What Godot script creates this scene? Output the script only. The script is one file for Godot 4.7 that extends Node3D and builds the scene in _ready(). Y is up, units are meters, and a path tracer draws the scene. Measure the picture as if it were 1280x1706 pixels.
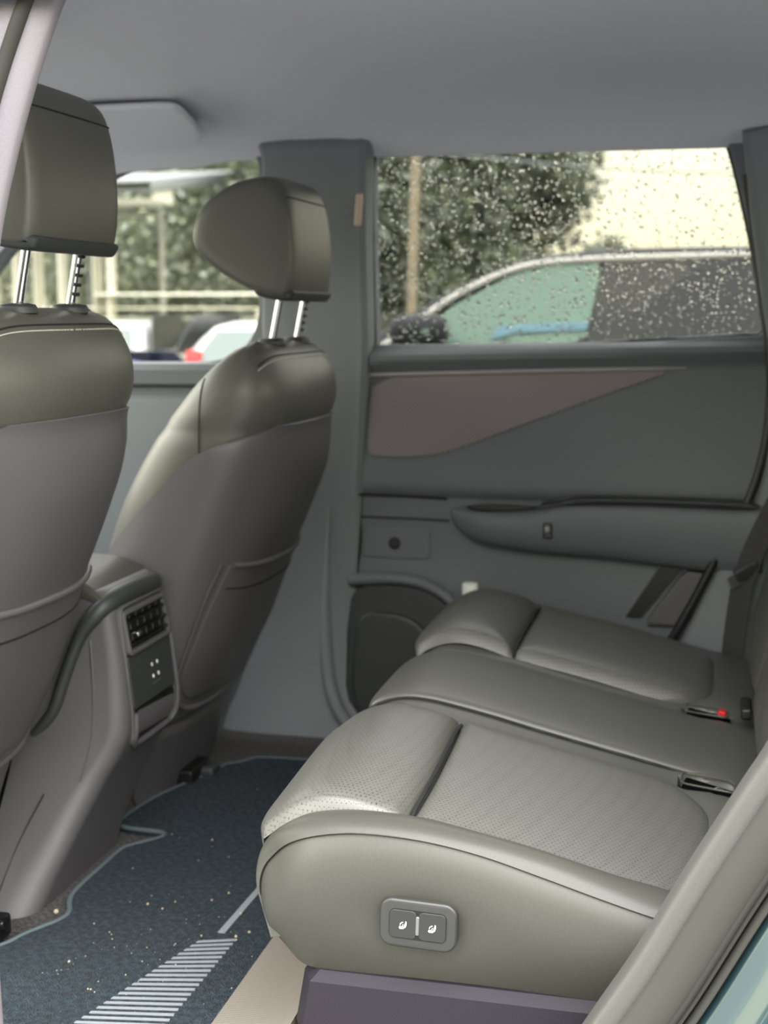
extends Node3D
# Rear cabin of a car seen through its open rear door on a wet, overcast day. Metres, y up; y = 0 is the cabin floor,
# +x runs towards the rear of the car, +z towards the open door and the photographer.

var M := {}
var rng := RandomNumberGenerator.new()

# ------------------------------------------------------------------ mesh builder
class MB:
	var v := PackedVector3Array()
	var ix := PackedInt32Array()
	func pt(p: Vector3) -> int:
		v.append(p)
		return v.size() - 1
	func tri(a: int, b: int, c: int):
		ix.append(a); ix.append(b); ix.append(c)
	func quad(a: int, b: int, c: int, d: int):
		tri(a, b, c); tri(a, c, d)
	func grid(rows: Array, closed := false) -> int:
		var s := v.size()
		var n: int = rows[0].size()
		for r in rows:
			v.append_array(r)
		var m: int = n if closed else n - 1
		for i in rows.size() - 1:
			for j in m:
				var k := (j + 1) % n
				quad(s + i * n + j, s + i * n + k, s + (i + 1) * n + k, s + (i + 1) * n + j)
		return s
	func cap(ring: PackedVector3Array, flip: bool):
		var c := Vector3.ZERO
		for p in ring: c += p
		var k := pt(c / ring.size())
		var s := v.size()
		v.append_array(ring)
		for j in ring.size():
			var e := (j + 1) % ring.size()
			if flip: tri(k, s + e, s + j)
			else: tri(k, s + j, s + e)
	func loft(rows: Array):
		grid(rows, true)
		cap(rows[0], true)
		cap(rows[-1], false)
	func add(o: MB, t := Transform3D()):
		var s := v.size()
		for p in o.v: v.append(t * p)
		for i in o.ix: ix.append(s + i)
	# out == ZERO: a closed shape, turned by its signed volume; else an open sheet that faces towards out
	func mesh(crease := 35.0, out := Vector3.ZERO) -> ArrayMesh:
		var n := ix.size() / 3
		var fn := PackedVector3Array(); fn.resize(n)
		var total := 0.0
		var mid := Vector3.ZERO
		for p in v: mid += p
		mid /= maxi(1, v.size())
		for f in n:
			var a := v[ix[f * 3]]; var b := v[ix[f * 3 + 1]]; var c := v[ix[f * 3 + 2]]
			var w := (b - a).cross(c - a)
			fn[f] = w
			total += w.dot(a - mid) if out == Vector3.ZERO else w.dot(out)
		var turn := total < 0.0
		if turn:
			for f in n: fn[f] = -fn[f]
		var groups := {}
		var key := PackedInt64Array(); key.resize(v.size())
		for i in v.size():
			var p := v[i]
			key[i] = (int(round(p.x * 20000.0)) + 4000000) * 67108864000 + (int(round(p.y * 20000.0)) + 4000000) * 8192 + (int(round(p.z * 20000.0)) + 4000000) * 73856093
		for f in n:
			for k in 3:
				var q := key[ix[f * 3 + k]]
				if groups.has(q): groups[q].append(f)
				else: groups[q] = PackedInt32Array([f])
		var un := PackedVector3Array(); un.resize(n)
		for f in n: un[f] = fn[f].normalized()
		var lim := cos(deg_to_rad(crease))
		var V := PackedVector3Array(); V.resize(n * 3)
		var N := PackedVector3Array(); N.resize(n * 3)
		for f in n:
			var order := [0, 1, 2] if turn else [0, 2, 1]
			for k in 3:
				var vi := ix[f * 3 + order[k]]
				var s := Vector3.ZERO
				for g in groups[key[vi]]:
					if un[g].dot(un[f]) > lim: s += fn[g]
				V[f * 3 + k] = v[vi]
				N[f * 3 + k] = s.normalized() if s.length_squared() > 1e-24 else un[f]
		var arr := []; arr.resize(Mesh.ARRAY_MAX)
		arr[Mesh.ARRAY_VERTEX] = V
		arr[Mesh.ARRAY_NORMAL] = N
		var am := ArrayMesh.new()
		am.add_surface_from_arrays(Mesh.PRIMITIVE_TRIANGLES, arr)
		return am

# ------------------------------------------------------------------ shapes
func lerp_tab(t: Array, x: float, col: int) -> float:      # smooth interpolation in a table whose column 0 ascends
	var n := t.size()
	if x <= t[0][0]: return t[0][col]
	if x >= t[n - 1][0]: return t[n - 1][col]
	for i in n - 1:
		if x <= t[i + 1][0]:
			var p0 = t[max(0, i - 1)]; var p1 = t[i]; var p2 = t[i + 1]; var p3 = t[min(n - 1, i + 2)]
			var h: float = p2[0] - p1[0]
			var u: float = (x - p1[0]) / h
			var m1: float = (p2[col] - p0[col]) / max(1e-6, p2[0] - p0[0]) * h
			var m2: float = (p3[col] - p1[col]) / max(1e-6, p3[0] - p1[0]) * h
			var u2 := u * u; var u3 := u2 * u
			return (2 * u3 - 3 * u2 + 1) * p1[col] + (u3 - 2 * u2 + u) * m1 + (-2 * u3 + 3 * u2) * p2[col] + (u3 - u2) * m2
	return t[n - 1][col]

func spline(pts: Array, k: int) -> PackedVector3Array:      # open Catmull-Rom through 3-D points
	var o := PackedVector3Array()
	for i in pts.size() - 1:
		var a: Vector3 = pts[max(0, i - 1)]; var b: Vector3 = pts[i]; var c: Vector3 = pts[i + 1]; var d: Vector3 = pts[min(pts.size() - 1, i + 2)]
		for j in k: o.append(b.cubic_interpolate(c, a, d, float(j) / k))
	o.append(pts[-1])
	return o

func round_poly(pts: Array, its := 2, cut := 0.25) -> PackedVector2Array:    # corner cutting of a closed outline
	var p := PackedVector2Array(pts)
	for it in its:
		var q := PackedVector2Array()
		for i in p.size():
			var a := p[i]; var b := p[(i + 1) % p.size()]
			q.append(a.lerp(b, cut)); q.append(a.lerp(b, 1.0 - cut))
		p = q
		cut = 0.25
	return p

func rrect(hx: float, hy: float, r: float, n := 5) -> PackedVector2Array:
	var o := PackedVector2Array()
	for c in [[1, 1, 0], [-1, 1, 1], [-1, -1, 2], [1, -1, 3]]:
		for k in n + 1:
			var a: float = (c[2] + float(k) / n) * PI / 2
			o.append(Vector2(c[0] * (hx - r) + r * cos(a), c[1] * (hy - r) + r * sin(a)))
	return o

func inset(p: PackedVector2Array, d: float) -> PackedVector2Array:
	var area := 0.0
	for i in p.size(): area += p[i].cross(p[(i + 1) % p.size()])
	var sg := 1.0 if area > 0 else -1.0
	var o := PackedVector2Array()
	for i in p.size():
		var e := (p[i] - p[i - 1]).normalized(); var f := (p[(i + 1) % p.size()] - p[i]).normalized()
		var n := (Vector2(-e.y, e.x) + Vector2(-f.y, f.x)).normalized() * sg
		o.append(p[i] + n * d / maxf(0.5, n.dot(Vector2(-f.y, f.x) * sg)))
	return o

func lift(p: PackedVector2Array, z: float) -> PackedVector3Array:
	var o := PackedVector3Array()
	for q in p: o.append(Vector3(q.x, q.y, z))
	return o

func slab(p: PackedVector2Array, z0: float, z1: float, bevel := 0.0, both := false, warp = null) -> MB:   # outline in XY pushed from z0 to z1, the z1 rim rounded
	var m := MB.new()
	var s := 1.0 if z1 > z0 else -1.0
	var rows := []
	if both and bevel > 0.0:
		rows.append(lift(inset(p, bevel), z0)); rows.append(lift(inset(p, bevel * 0.3), z0 + s * bevel * 0.3)); rows.append(lift(p, z0 + s * bevel))
	else: rows.append(lift(p, z0))
	if bevel > 0.0:
		rows.append(lift(p, z1 - s * bevel)); rows.append(lift(inset(p, bevel * 0.13), z1 - s * bevel * 0.5)); rows.append(lift(inset(p, bevel * 0.5), z1 - s * bevel * 0.13)); rows.append(lift(inset(p, bevel), z1))
	else: rows.append(lift(p, z1))
	m.grid(rows, true)
	for e in [0, rows.size() - 1]:
		var flat := PackedVector2Array()
		for q in rows[e]: flat.append(Vector2(q.x, q.y))
		var t := Geometry2D.triangulate_polygon(flat)
		var st := m.v.size()
		m.v.append_array(rows[e])
		var ccw := Geometry2D.is_polygon_clockwise(flat)
		for i in t.size() / 3:
			var a := flat[t[i * 3]]; var b := flat[t[i * 3 + 1]]; var c := flat[t[i * 3 + 2]]
			var up := (b - a).cross(c - a) > 0
			var want := (int(e) != 0) != ccw     # grid() winds a counter-clockwise outline outwards
			if up == want: m.tri(st + t[i * 3], st + t[i * 3 + 1], st + t[i * 3 + 2])
			else: m.tri(st + t[i * 3], st + t[i * 3 + 2], st + t[i * 3 + 1])
	if warp != null:
		for i in m.v.size(): m.v[i] = warp.call(m.v[i])
	return m

func tube(path: PackedVector3Array, r, n := 8, closed := false, flat := 1.0, up := Vector3.ZERO) -> MB:
	var m := MB.new()
	var rows := []
	var cnt := path.size()
	var t0 := (path[1] - path[0]).normalized()
	var a := up if up != Vector3.ZERO else (Vector3.UP if absf(t0.y) < 0.9 else Vector3.RIGHT)
	for i in cnt:
		var t: Vector3
		if closed: t = (path[(i + 1) % cnt] - path[(i - 1 + cnt) % cnt]).normalized()
		else: t = (path[mini(i + 1, cnt - 1)] - path[maxi(i - 1, 0)]).normalized()
		var b := (a - t * a.dot(t)).normalized()
		if up == Vector3.ZERO: a = b
		var c := t.cross(b)
		var rr: float = r[i] if r is Array or r is PackedFloat32Array else r
		var ring := PackedVector3Array()
		for k in n:
			var w := TAU * k / n
			ring.append(path[i] + b * cos(w) * rr * flat + c * sin(w) * rr)
		rows.append(ring)
	if closed:
		rows.append(rows[0])
		m.grid(rows, true)
	else: m.loft(rows)
	return m

func sweep(path: PackedVector3Array, prof: PackedVector2Array, side: Vector3) -> MB:   # profile (x along "side", y along side x tangent) carried along the path
	var m := MB.new()
	var rows := []
	for i in path.size():
		var t := (path[mini(i + 1, path.size() - 1)] - path[maxi(i - 1, 0)]).normalized()
		var s := (side - t * side.dot(t)).normalized()
		var c := s.cross(t)
		var ring := PackedVector3Array()
		for q in prof: ring.append(path[i] + s * q.x + c * q.y)
		rows.append(ring)
	m.loft(rows)
	return m

func lathe(prof: Array, n := 16) -> MB:      # [radius, height] pairs, bottom to top
	var m := MB.new()
	var rows := []
	for q in prof:
		var ring := PackedVector3Array()
		for k in n: ring.append(Vector3(q[0] * cos(TAU * k / n), q[1], q[0] * sin(TAU * k / n)))
		rows.append(ring)
	m.loft(rows)
	return m

func block(size: Vector3, r := 0.005, n := 3) -> MB:     # box with rounded edges, centred
	var p := rrect(size.x / 2, size.y / 2, minf(r, minf(size.x, size.y) * 0.49), n)
	return slab(p, -size.z / 2, size.z / 2, minf(r, size.z * 0.45), true)

func moved(m: MB, at: Vector3, turn := Vector3.ZERO) -> MB:
	var o := MB.new()
	o.add(m, Transform3D(Basis.from_euler(turn), at))
	return o

# ------------------------------------------------------------------ scene tree
var used := {}
func numbered(n: String) -> String:
	used[n] = used.get(n, -1) + 1
	return n if used[n] == 0 else "%s_%03d" % [n, used[n]]

func tag(o: Node, label := "", category := "", group := "", kind := "") -> Node:
	if label: o.set_meta("label", label)
	if category: o.set_meta("category", category)
	if group: o.set_meta("group", group)
	if kind: o.set_meta("kind", kind)
	return o

func thing(called: String, label: String, category: String, at := Vector3.ZERO, group := "", kind := "") -> Node3D:
	var o := Node3D.new()
	o.name = numbered(called)
	o.position = at
	add_child(o)
	tag(o, label, category, group, kind)
	return o

func obj(called: String, m, mat: Material, parent: Node = null, crease := 35.0, out := Vector3.ZERO, at := Vector3.ZERO) -> MeshInstance3D:
	var o := MeshInstance3D.new()
	o.mesh = m if m is Mesh else m.mesh(crease, out)
	o.material_override = mat
	o.position = at
	if parent == null:
		o.name = numbered(called)
		add_child(o)
	else:
		var n := called
		var k := 0
		while parent.has_node(n):
			k += 1
			n = "%s_%03d" % [called, k]
		o.name = n
		parent.add_child(o, true)
	return o

func struct(called: String, label: String, m, mat: Material, crease := 35.0, out := Vector3.ZERO) -> MeshInstance3D:
	var o := obj(called, m, mat, null, crease, out)
	tag(o, label, "", "", "structure")
	return o

# ------------------------------------------------------------------ materials
func noise_tex(freq: float, oct: int, lo: Color, hi: Color, seed_: int, size := 256, kind := FastNoiseLite.TYPE_SIMPLEX_SMOOTH) -> NoiseTexture2D:
	var n := FastNoiseLite.new()
	n.noise_type = kind
	n.frequency = freq
	n.seed = seed_
	n.fractal_octaves = oct
	var t := NoiseTexture2D.new()
	t.width = size; t.height = size
	t.seamless = true
	t.noise = n
	var g := Gradient.new()
	g.set_color(0, lo); g.set_color(1, hi)
	t.color_ramp = g
	return t

func mat(c: Color, rough: float, metal := 0.0) -> StandardMaterial3D:
	var m := StandardMaterial3D.new()
	m.albedo_color = c
	m.roughness = rough
	m.metallic = metal
	return m

func grained(c: Color, rough: float, period: float, tex: Texture2D, height: Texture2D = null, depth_cm := 0.0, world := true) -> StandardMaterial3D:
	var m := mat(c, rough)
	m.albedo_texture = tex
	m.uv1_triplanar = true
	m.uv1_world_triplanar = world
	m.uv1_scale = Vector3.ONE / period
	if height:
		m.heightmap_enabled = true
		m.heightmap_texture = height
		m.heightmap_scale = depth_cm
	return m

func perforation() -> Array:         # staggered punched holes: colour and height
	var im := Image.create(256, 256, false, Image.FORMAT_RGB8)
	var hm := Image.create(256, 256, false, Image.FORMAT_RGB8)
	for y in 256:
		for x in 256:
			var best := 99.0
			for j in range(-1, 6):
				for i in range(-1, 6):
					var c := Vector2((i + 0.5 * (posmod(j, 2))) * 64.0 + 16.0, j * 64.0 + 32.0)
					best = minf(best, c.distance_to(Vector2(x, y)))
			var k := smoothstep(7.5, 12.0, best)
			im.set_pixel(x, y, Color(1, 1, 1).lerp(Color(0.16, 0.16, 0.16), 1.0 - k))
			var d := smoothstep(8.0, 24.0, best)
			hm.set_pixel(x, y, Color(d, d, d))
	return [ImageTexture.create_from_image(im), ImageTexture.create_from_image(hm)]

func ribs(n: int, soft: float) -> ImageTexture:
	var im := Image.create(128, 128, false, Image.FORMAT_RGB8)
	for y in 128:
		for x in 128:
			var f := 0.5 + 0.5 * sin(TAU * n * (x + y) / 128.0)
			var g := lerpf(soft, 1.0, f)
			im.set_pixel(x, y, Color(g, g, g))
	return ImageTexture.create_from_image(im)

func materials():
	var fine := noise_tex(0.06, 3, Color(0.9, 0.9, 0.9), Color(1, 1, 1), 3)
	var pebble := noise_tex(0.05, 2, Color(0, 0, 0), Color(1, 1, 1), 5, 256, FastNoiseLite.TYPE_CELLULAR)
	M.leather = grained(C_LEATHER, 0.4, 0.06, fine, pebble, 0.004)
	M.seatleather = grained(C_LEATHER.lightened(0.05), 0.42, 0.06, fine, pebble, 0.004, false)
	M.litleather = grained(C_LEATHER.lightened(0.07), 0.42, 0.06, fine, pebble, 0.004)  # lit copy of the leather: light on the bench tops put into colour
	M.litleather.metallic_specular = 0.55
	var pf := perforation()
	M.perf = grained(C_LEATHER.lightened(0.085), 0.44, 0.0232, pf[0], pf[1], 0.012)  # same leather again, lightened to paint light onto the pads
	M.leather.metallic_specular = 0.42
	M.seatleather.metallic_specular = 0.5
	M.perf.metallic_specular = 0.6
	M.plastic = grained(C_PLASTIC, 0.55, 0.05, fine, pebble, 0.003)
	M.seatplastic = grained(C_PLASTIC, 0.42, 0.05, fine, pebble, 0.003, false)
	M.plinth = grained(Color(0.175, 0.16, 0.19), 0.5, 0.05, fine, pebble, 0.003)
	M.plinth.metallic_specular = 0.25
	M.darkplastic = grained(C_DARK, 0.5, 0.05, fine)
	M.door = grained(C_DOOR, 0.6, 0.05, fine, pebble, 0.003)
	M.pillar = grained(C_DOOR.lightened(0.13), 0.8, 0.04, fine)
	M.headliner = grained(C_HEAD, 0.95, 0.03, noise_tex(0.12, 3, Color(0.88, 0.88, 0.88), Color(1, 1, 1), 9))
	var cn := noise_tex(0.035, 4, Color(0.42, 0.45, 0.48), Color(1, 1, 1), 11)
	M.carpet = grained(C_CARPET, 0.97, 0.12, cn, noise_tex(0.12, 3, Color(0, 0, 0), Color(1, 1, 1), 12), 0.4)
	M.beige = grained(Color(0.555, 0.525, 0.485), 0.97, 0.024, ribs(4, 0.7), ribs(4, 0.0), 0.08)
	M.underlay = grained(Color(0.36, 0.34, 0.34), 0.97, 0.08, cn)
	M.binding = grained(Color(0.34, 0.39, 0.41), 0.9, 0.01, ribs(6, 0.75))
	M.stripe = grained(Color(0.68, 0.71, 0.74), 0.95, 0.02, noise_tex(0.1, 3, Color(0.45, 0.45, 0.45), Color(1, 1, 1), 15))
	M.rubber = grained(Color(0.2, 0.195, 0.18), 0.8, 0.03, noise_tex(0.2, 3, Color(0.7, 0.7, 0.7), Color(1, 1, 1), 17))
	M.fuzz = grained(Color(0.285, 0.28, 0.26), 0.97, 0.03, noise_tex(0.3, 2, Color(0.6, 0.6, 0.6), Color(1, 1, 1), 18), noise_tex(0.3, 2, Color(0, 0, 0), Color(1, 1, 1), 19), 0.05)
	M.sealtrim = grained(Color(0.315, 0.31, 0.30), 0.6, 0.05, fine)
	M.lilac = grained(Color(0.47, 0.45, 0.48), 0.6, 0.05, fine)
	M.pit = mat(Color(0.05, 0.05, 0.055), 1.0)
	M.pit.metallic_specular = 0.1
	M.black = mat(Color(0.05, 0.05, 0.055), 0.45)
	M.gloss = mat(Color(0.06, 0.06, 0.065), 0.15)
	M.seam = mat(Color(0.09, 0.09, 0.085), 0.7)
	M.chrome = mat(Color(0.86, 0.86, 0.88), 0.12, 1.0)
	M.satin = mat(Color(0.5, 0.49, 0.5), 0.35, 0.6)
	M.white = mat(Color(0.9, 0.9, 0.88), 0.5)
	M.thread = mat(Color(0.75, 0.74, 0.7), 0.8)
	M.insert = grained(C_INSERT, 0.7, 0.02, ribs(2, 0.8), ribs(2, 0.0), 0.06)
	M.insertedge = mat(C_INSERT.lightened(0.18), 0.45)
	M.paint = mat(Color(0.15, 0.235, 0.255), 0.35, 0.3)
	M.paint.clearcoat_enabled = true
	M.paint.clearcoat = 1.0
	M.paint.clearcoat_roughness = 0.04
	M.belt = grained(Color(0.16, 0.16, 0.17), 0.7, 0.006, ribs(2, 0.8))
	M.red = mat(Color(0.75, 0.1, 0.08), 0.4)
	M.tagmat = mat(Color(0.03, 0.12, 0.08), 0.6)
	M.tan = mat(Color(0.72, 0.64, 0.58), 0.5)
	M.crumb = mat(Color(0.66, 0.62, 0.52), 0.9)
	M.bottlecap = mat(Color(0.92, 0.92, 0.9), 0.4)
	M.bottle = mat(Color(0.75, 0.8, 0.82), 0.1)
	var g := mat(Color(0.10, 0.11, 0.10, 0.53), 0.02)
	g.transparency = BaseMaterial3D.TRANSPARENCY_ALPHA
	g.metallic_specular = 0.2
	M.privacy = g
	var g2 := mat(Color(0.10, 0.11, 0.10, 0.40), 0.02)
	g2.transparency = BaseMaterial3D.TRANSPARENCY_ALPHA
	g2.metallic_specular = 0.2
	M.clear = g2
	var g3 := mat(Color(0.1, 0.11, 0.1, 0.5), 0.02)
	g3.transparency = BaseMaterial3D.TRANSPARENCY_ALPHA
	M.mirrorglass = g3
	var g4 := mat(Color(0.2, 0.22, 0.2, 0.14), 0.02)
	g4.transparency = BaseMaterial3D.TRANSPARENCY_ALPHA
	M.openglass = g4
	var d := mat(Color(1, 1, 1, 0.0), 0.0)
	d.refraction_enabled = true
	d.refraction_scale = 0.033
	M.water = d
	# outside
	M.asphalt = grained(Color(0.47, 0.47, 0.47), 0.5, 1.5, noise_tex(0.05, 4, Color(0.6, 0.6, 0.6), Color(1, 1, 1), 23))
	M.leaf = mat(Color(1, 1, 1), 0.6)
	M.leaf.vertex_color_use_as_albedo = true
	M.leaf.backlight_enabled = true
	M.leaf.backlight = Color(0.35, 0.38, 0.25)
	M.bark = grained(Color(0.36, 0.31, 0.26), 0.9, 0.5, noise_tex(0.04, 3, Color(0.5, 0.5, 0.5), Color(1, 1, 1), 25))
	M.pole = grained(Color(0.72, 0.66, 0.55), 0.85, 0.6, noise_tex(0.04, 3, Color(0.75, 0.75, 0.75), Color(1, 1, 1), 27))
	M.wallpaint = grained(Color(0.93, 0.92, 0.85), 0.8, 1.0, fine)
	M.shade = mat(Color(0.55, 0.57, 0.57), 0.8)
	M.carblack = mat(Color(0.17, 0.18, 0.19), 0.5)
	M.carblack.metallic_specular = 0.3
	M.carwhite = mat(Color(0.80, 0.80, 0.78), 0.3)
	M.carwhite.clearcoat_enabled = true
	M.carblue = mat(Color(0.12, 0.2, 0.55), 0.3)
	M.brightwork = mat(Color(0.74, 0.73, 0.70), 0.4)
	M.greenglass = mat(Color(0.42, 0.6, 0.5, 0.55), 0.05)
	M.greenglass.transparency = BaseMaterial3D.TRANSPARENCY_ALPHA
	M.darkglass = mat(Color(0.09, 0.1, 0.095), 0.25)
	M.paleglass = mat(Color(0.30, 0.36, 0.33), 0.08)
	M.bandblue = mat(Color(0.40, 0.55, 0.60), 0.6)
	M.tyre = mat(Color(0.05, 0.05, 0.05), 0.9)

const C_LEATHER := Color(0.280, 0.279, 0.260)
const C_PLASTIC := Color(0.335, 0.325, 0.338)
const C_DARK := Color(0.205, 0.215, 0.22)
const C_DOOR := Color(0.382, 0.402, 0.422)
const C_HEAD := Color(0.84, 0.84, 0.87)
const C_CARPET := Color(0.19, 0.245, 0.285)
const C_INSERT := Color(0.525, 0.49, 0.505)

# ------------------------------------------------------------------ the scene
func _ready():
	rng.seed = 7
	var cam := Camera3D.new()
	cam.name = "camera"
	cam.position = Vector3(0, 0.9, 2.1)
	cam.rotation = Vector3(deg_to_rad(-8.2626), deg_to_rad(13.5239), 0)
	cam.fov = 40.6966
	cam.near = 0.05
	cam.far = 200.0
	var ph := CameraAttributesPhysical.new()
	ph.frustum_focal_length = 32.354
	ph.frustum_focus_distance = 1.6
	ph.exposure_aperture = 3.4
	ph.frustum_far = 200.0
	cam.attributes = ph
	add_child(cam)
	cam.current = true

	var we := WorldEnvironment.new()
	we.name = "world"
	var env := Environment.new()
	var sky := Sky.new()
	var sm := ProceduralSkyMaterial.new()
	sm.sky_top_color = Color(1.70, 1.71, 1.72)
	sm.sky_horizon_color = Color(1.0, 0.975, 0.78)
	sm.sky_curve = 0.6
	sm.ground_horizon_color = Color(0.55, 0.55, 0.53)
	sm.ground_bottom_color = Color(0.4, 0.4, 0.4)
	sm.sky_energy_multiplier = 1.0
	sm.ground_energy_multiplier = 1.0
	sky.sky_material = sm
	env.background_mode = Environment.BG_SKY
	env.sky = sky
	env.background_energy_multiplier = 3.4
	env.tonemap_mode = Environment.TONE_MAPPER_LINEAR
	env.tonemap_exposure = 1.5
	env.sdfgi_enabled = true
	env.ssao_enabled = true
	env.ssil_enabled = true
	we.environment = env
	add_child(we)

	materials()
	shell()
	far_side()
	near_side()
	bench()
	front_seats()
	console()
	floor_things()
	small_things()
	outside()

# ------------------------------------------------------------------ shell of the cabin
func ceil_y(z: float) -> float:
	return lerp_tab([[-0.74, 1.215], [-0.70, 1.243], [-0.64, 1.270], [-0.55, 1.292], [-0.4, 1.312], [0.0, 1.33], [0.4, 1.315], [0.6, 1.292], [0.68, 1.262], [0.74, 1.225]], z, 1)

func shell():
	# headliner: a thin domed sheet with a roof skin above it
	var rows := []
	for i in 41:
		var x := lerpf(-1.52, 1.3, i / 40.0)
		var up := PackedVector3Array()
		for j in 49:
			var z := lerpf(-0.74, 0.74, j / 48.0)
			var y := ceil_y(z)
			y -= 0.10 * smoothstep(-1.15, -1.9, x) + 0.03 * smoothstep(0.5, 1.3, x)
			y -= 0.012 * smoothstep(-0.99, -1.02, x - 0.12 * cos(z * 3.0))     # step where the front module of the headliner begins
			up.append(Vector3(x, y, z))
		for j in 49:
			var z := lerpf(0.80, -0.80, j / 48.0)
			up.append(Vector3(x, ceil_y(clampf(z, -0.74, 0.74)) + 0.07, z))
		rows.append(up)
	var m := MB.new(); m.loft(rows)
	struct("ceiling", "dark grey fabric headliner under the car roof", m, M.headliner)
	# floor pan with its carpet
	struct("floor", "grey carpeted cabin floor under the blue mat", moved(block(Vector3(3.4, 0.1, 1.5), 0.01), Vector3(-0.35, -0.062, 0)), M.underlay)
	# sill carpet strip between mat and bench
	rows = []
	for i in 25:
		var z := lerpf(-0.62, 0.72, i / 24.0)
		var r := PackedVector3Array()
		for q in [[-0.62, -0.014], [-0.60, 0.001], [-0.57, 0.005], [-0.53, 0.012], [-0.50, 0.024], [-0.474, 0.05], [-0.474, -0.02], [-0.6, -0.02]]:
			r.append(Vector3(q[0], q[1], z))
		rows.append(r)
	m = MB.new(); m.loft(rows)
	struct("trim_1", "beige ribbed carpet strip between mat and bench base", m, M.beige)
	# front bulkhead, dashboard top and windscreen, none of it in view but closing the cabin
	struct("wall_front", "dark front bulkhead below the windscreen", moved(block(Vector3(0.25, 0.75, 1.46), 0.05), Vector3(-1.95, 0.33, 0)), M.darkplastic)
	var gl := MB.new()
	gl.grid([PackedVector3Array([Vector3(-2.05, 0.7, -0.7), Vector3(-2.05, 0.7, 0.7)]), PackedVector3Array([Vector3(-1.52, 1.27, -0.66), Vector3(-1.52, 1.27, 0.66)])])
	struct("window_1", "clear windscreen behind the front seats' headrests", gl, M.openglass, 35, Vector3(-1, 0.4, 0))
	struct("wall_back", "dark rear panel behind the backrest", moved(block(Vector3(0.06, 0.86, 1.46), 0.02), Vector3(1.42, 0.38, 0)), M.darkplastic)
	gl = MB.new()
	gl.grid([PackedVector3Array([Vector3(1.44, 0.80, -0.66), Vector3(1.44, 0.80, 0.66)]), PackedVector3Array([Vector3(1.28, 1.27, -0.62), Vector3(1.28, 1.27, 0.62)])])
	struct("window_2", "rear window of the car", gl, M.openglass, 35, Vector3(1, 0.3, 0))

# ------------------------------------------------------------------ the side away from the camera: two doors and the pillars
func ring_plate(outer: PackedVector2Array, inner: PackedVector2Array, z0: float, z1: float, bev: float) -> MB:   # plate with a hole, both outlines with equally many points
	var m := MB.new()
	var rows := [lift(outer, z0), lift(outer, z1 - bev), lift(inset(outer, bev), z1), lift(inset(inner, -bev), z1), lift(inset(inner, -bev * 0.3), z1 - bev * 0.3), lift(inner, z1 - bev), lift(inner, z0), lift(outer, z0)]
	m.grid(rows, true)
	return m

func resample(p: PackedVector2Array, n: int) -> PackedVector2Array:
	var len_ := 0.0
	for i in p.size(): len_ += p[i].distance_to(p[(i + 1) % p.size()])
	var o := PackedVector2Array()
	var i := 0; var acc := 0.0
	for k in n:
		var want := len_ * k / n
		while acc + p[i].distance_to(p[(i + 1) % p.size()]) < want and i < p.size() - 1:
			acc += p[i].distance_to(p[(i + 1) % p.size()])
			i += 1
		var seg := p[i].distance_to(p[(i + 1) % p.size()])
		o.append(p[i].lerp(p[(i + 1) % p.size()], clampf((want - acc) / maxf(seg, 1e-6), 0, 1)))
	return o

func window_outline(front: bool) -> PackedVector2Array:
	if front:
		return round_poly([Vector2(-1.75, 0.77), Vector2(-1.55, 1.06), Vector2(-1.30, 1.196), Vector2(-1.2, 1.22), Vector2(-1.08, 1.238), Vector2(-0.968, 1.243), Vector2(-0.945, 1.19), Vector2(-0.95, 1.0), Vector2(-0.965, 0.80), Vector2(-1.22, 0.783)], 3)
	return round_poly([Vector2(-0.704, 0.822), Vector2(-0.7035, 0.811), Vector2(-0.690, 0.811), Vector2(-0.35, 0.829), Vector2(0.07, 0.853), Vector2(0.089, 0.855), Vector2(0.088, 0.865), Vector2(0.065, 1.0), Vector2(0.035, 1.12), Vector2(0.015, 1.195), Vector2(0.0, 1.235), Vector2(-0.045, 1.247), Vector2(-0.11, 1.249), Vector2(-0.4, 1.251), Vector2(-0.63, 1.250), Vector2(-0.69, 1.246), Vector2(-0.709, 1.205), Vector2(-0.710, 1.15), Vector2(-0.708, 1.0)], 2)

func door_z(x: float, y: float) -> float:        # inner face of the far rear door
	return lerp_tab([[-0.06, -0.70], [0.10, -0.70], [0.30, -0.708], [0.40, -0.715], [0.50, -0.712], [0.515, -0.712], [0.53, -0.700], [0.60, -0.7063], [0.65, -0.7108], [0.70, -0.7153], [0.775, -0.722], [0.79, -0.716], [0.80, -0.706], [0.812, -0.702], [0.826, -0.712], [0.836, -0.735]], y - 0.018 * (x + 0.35) * clampf((y - 0.6) * 5.0, 0, 1), 1)

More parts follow.
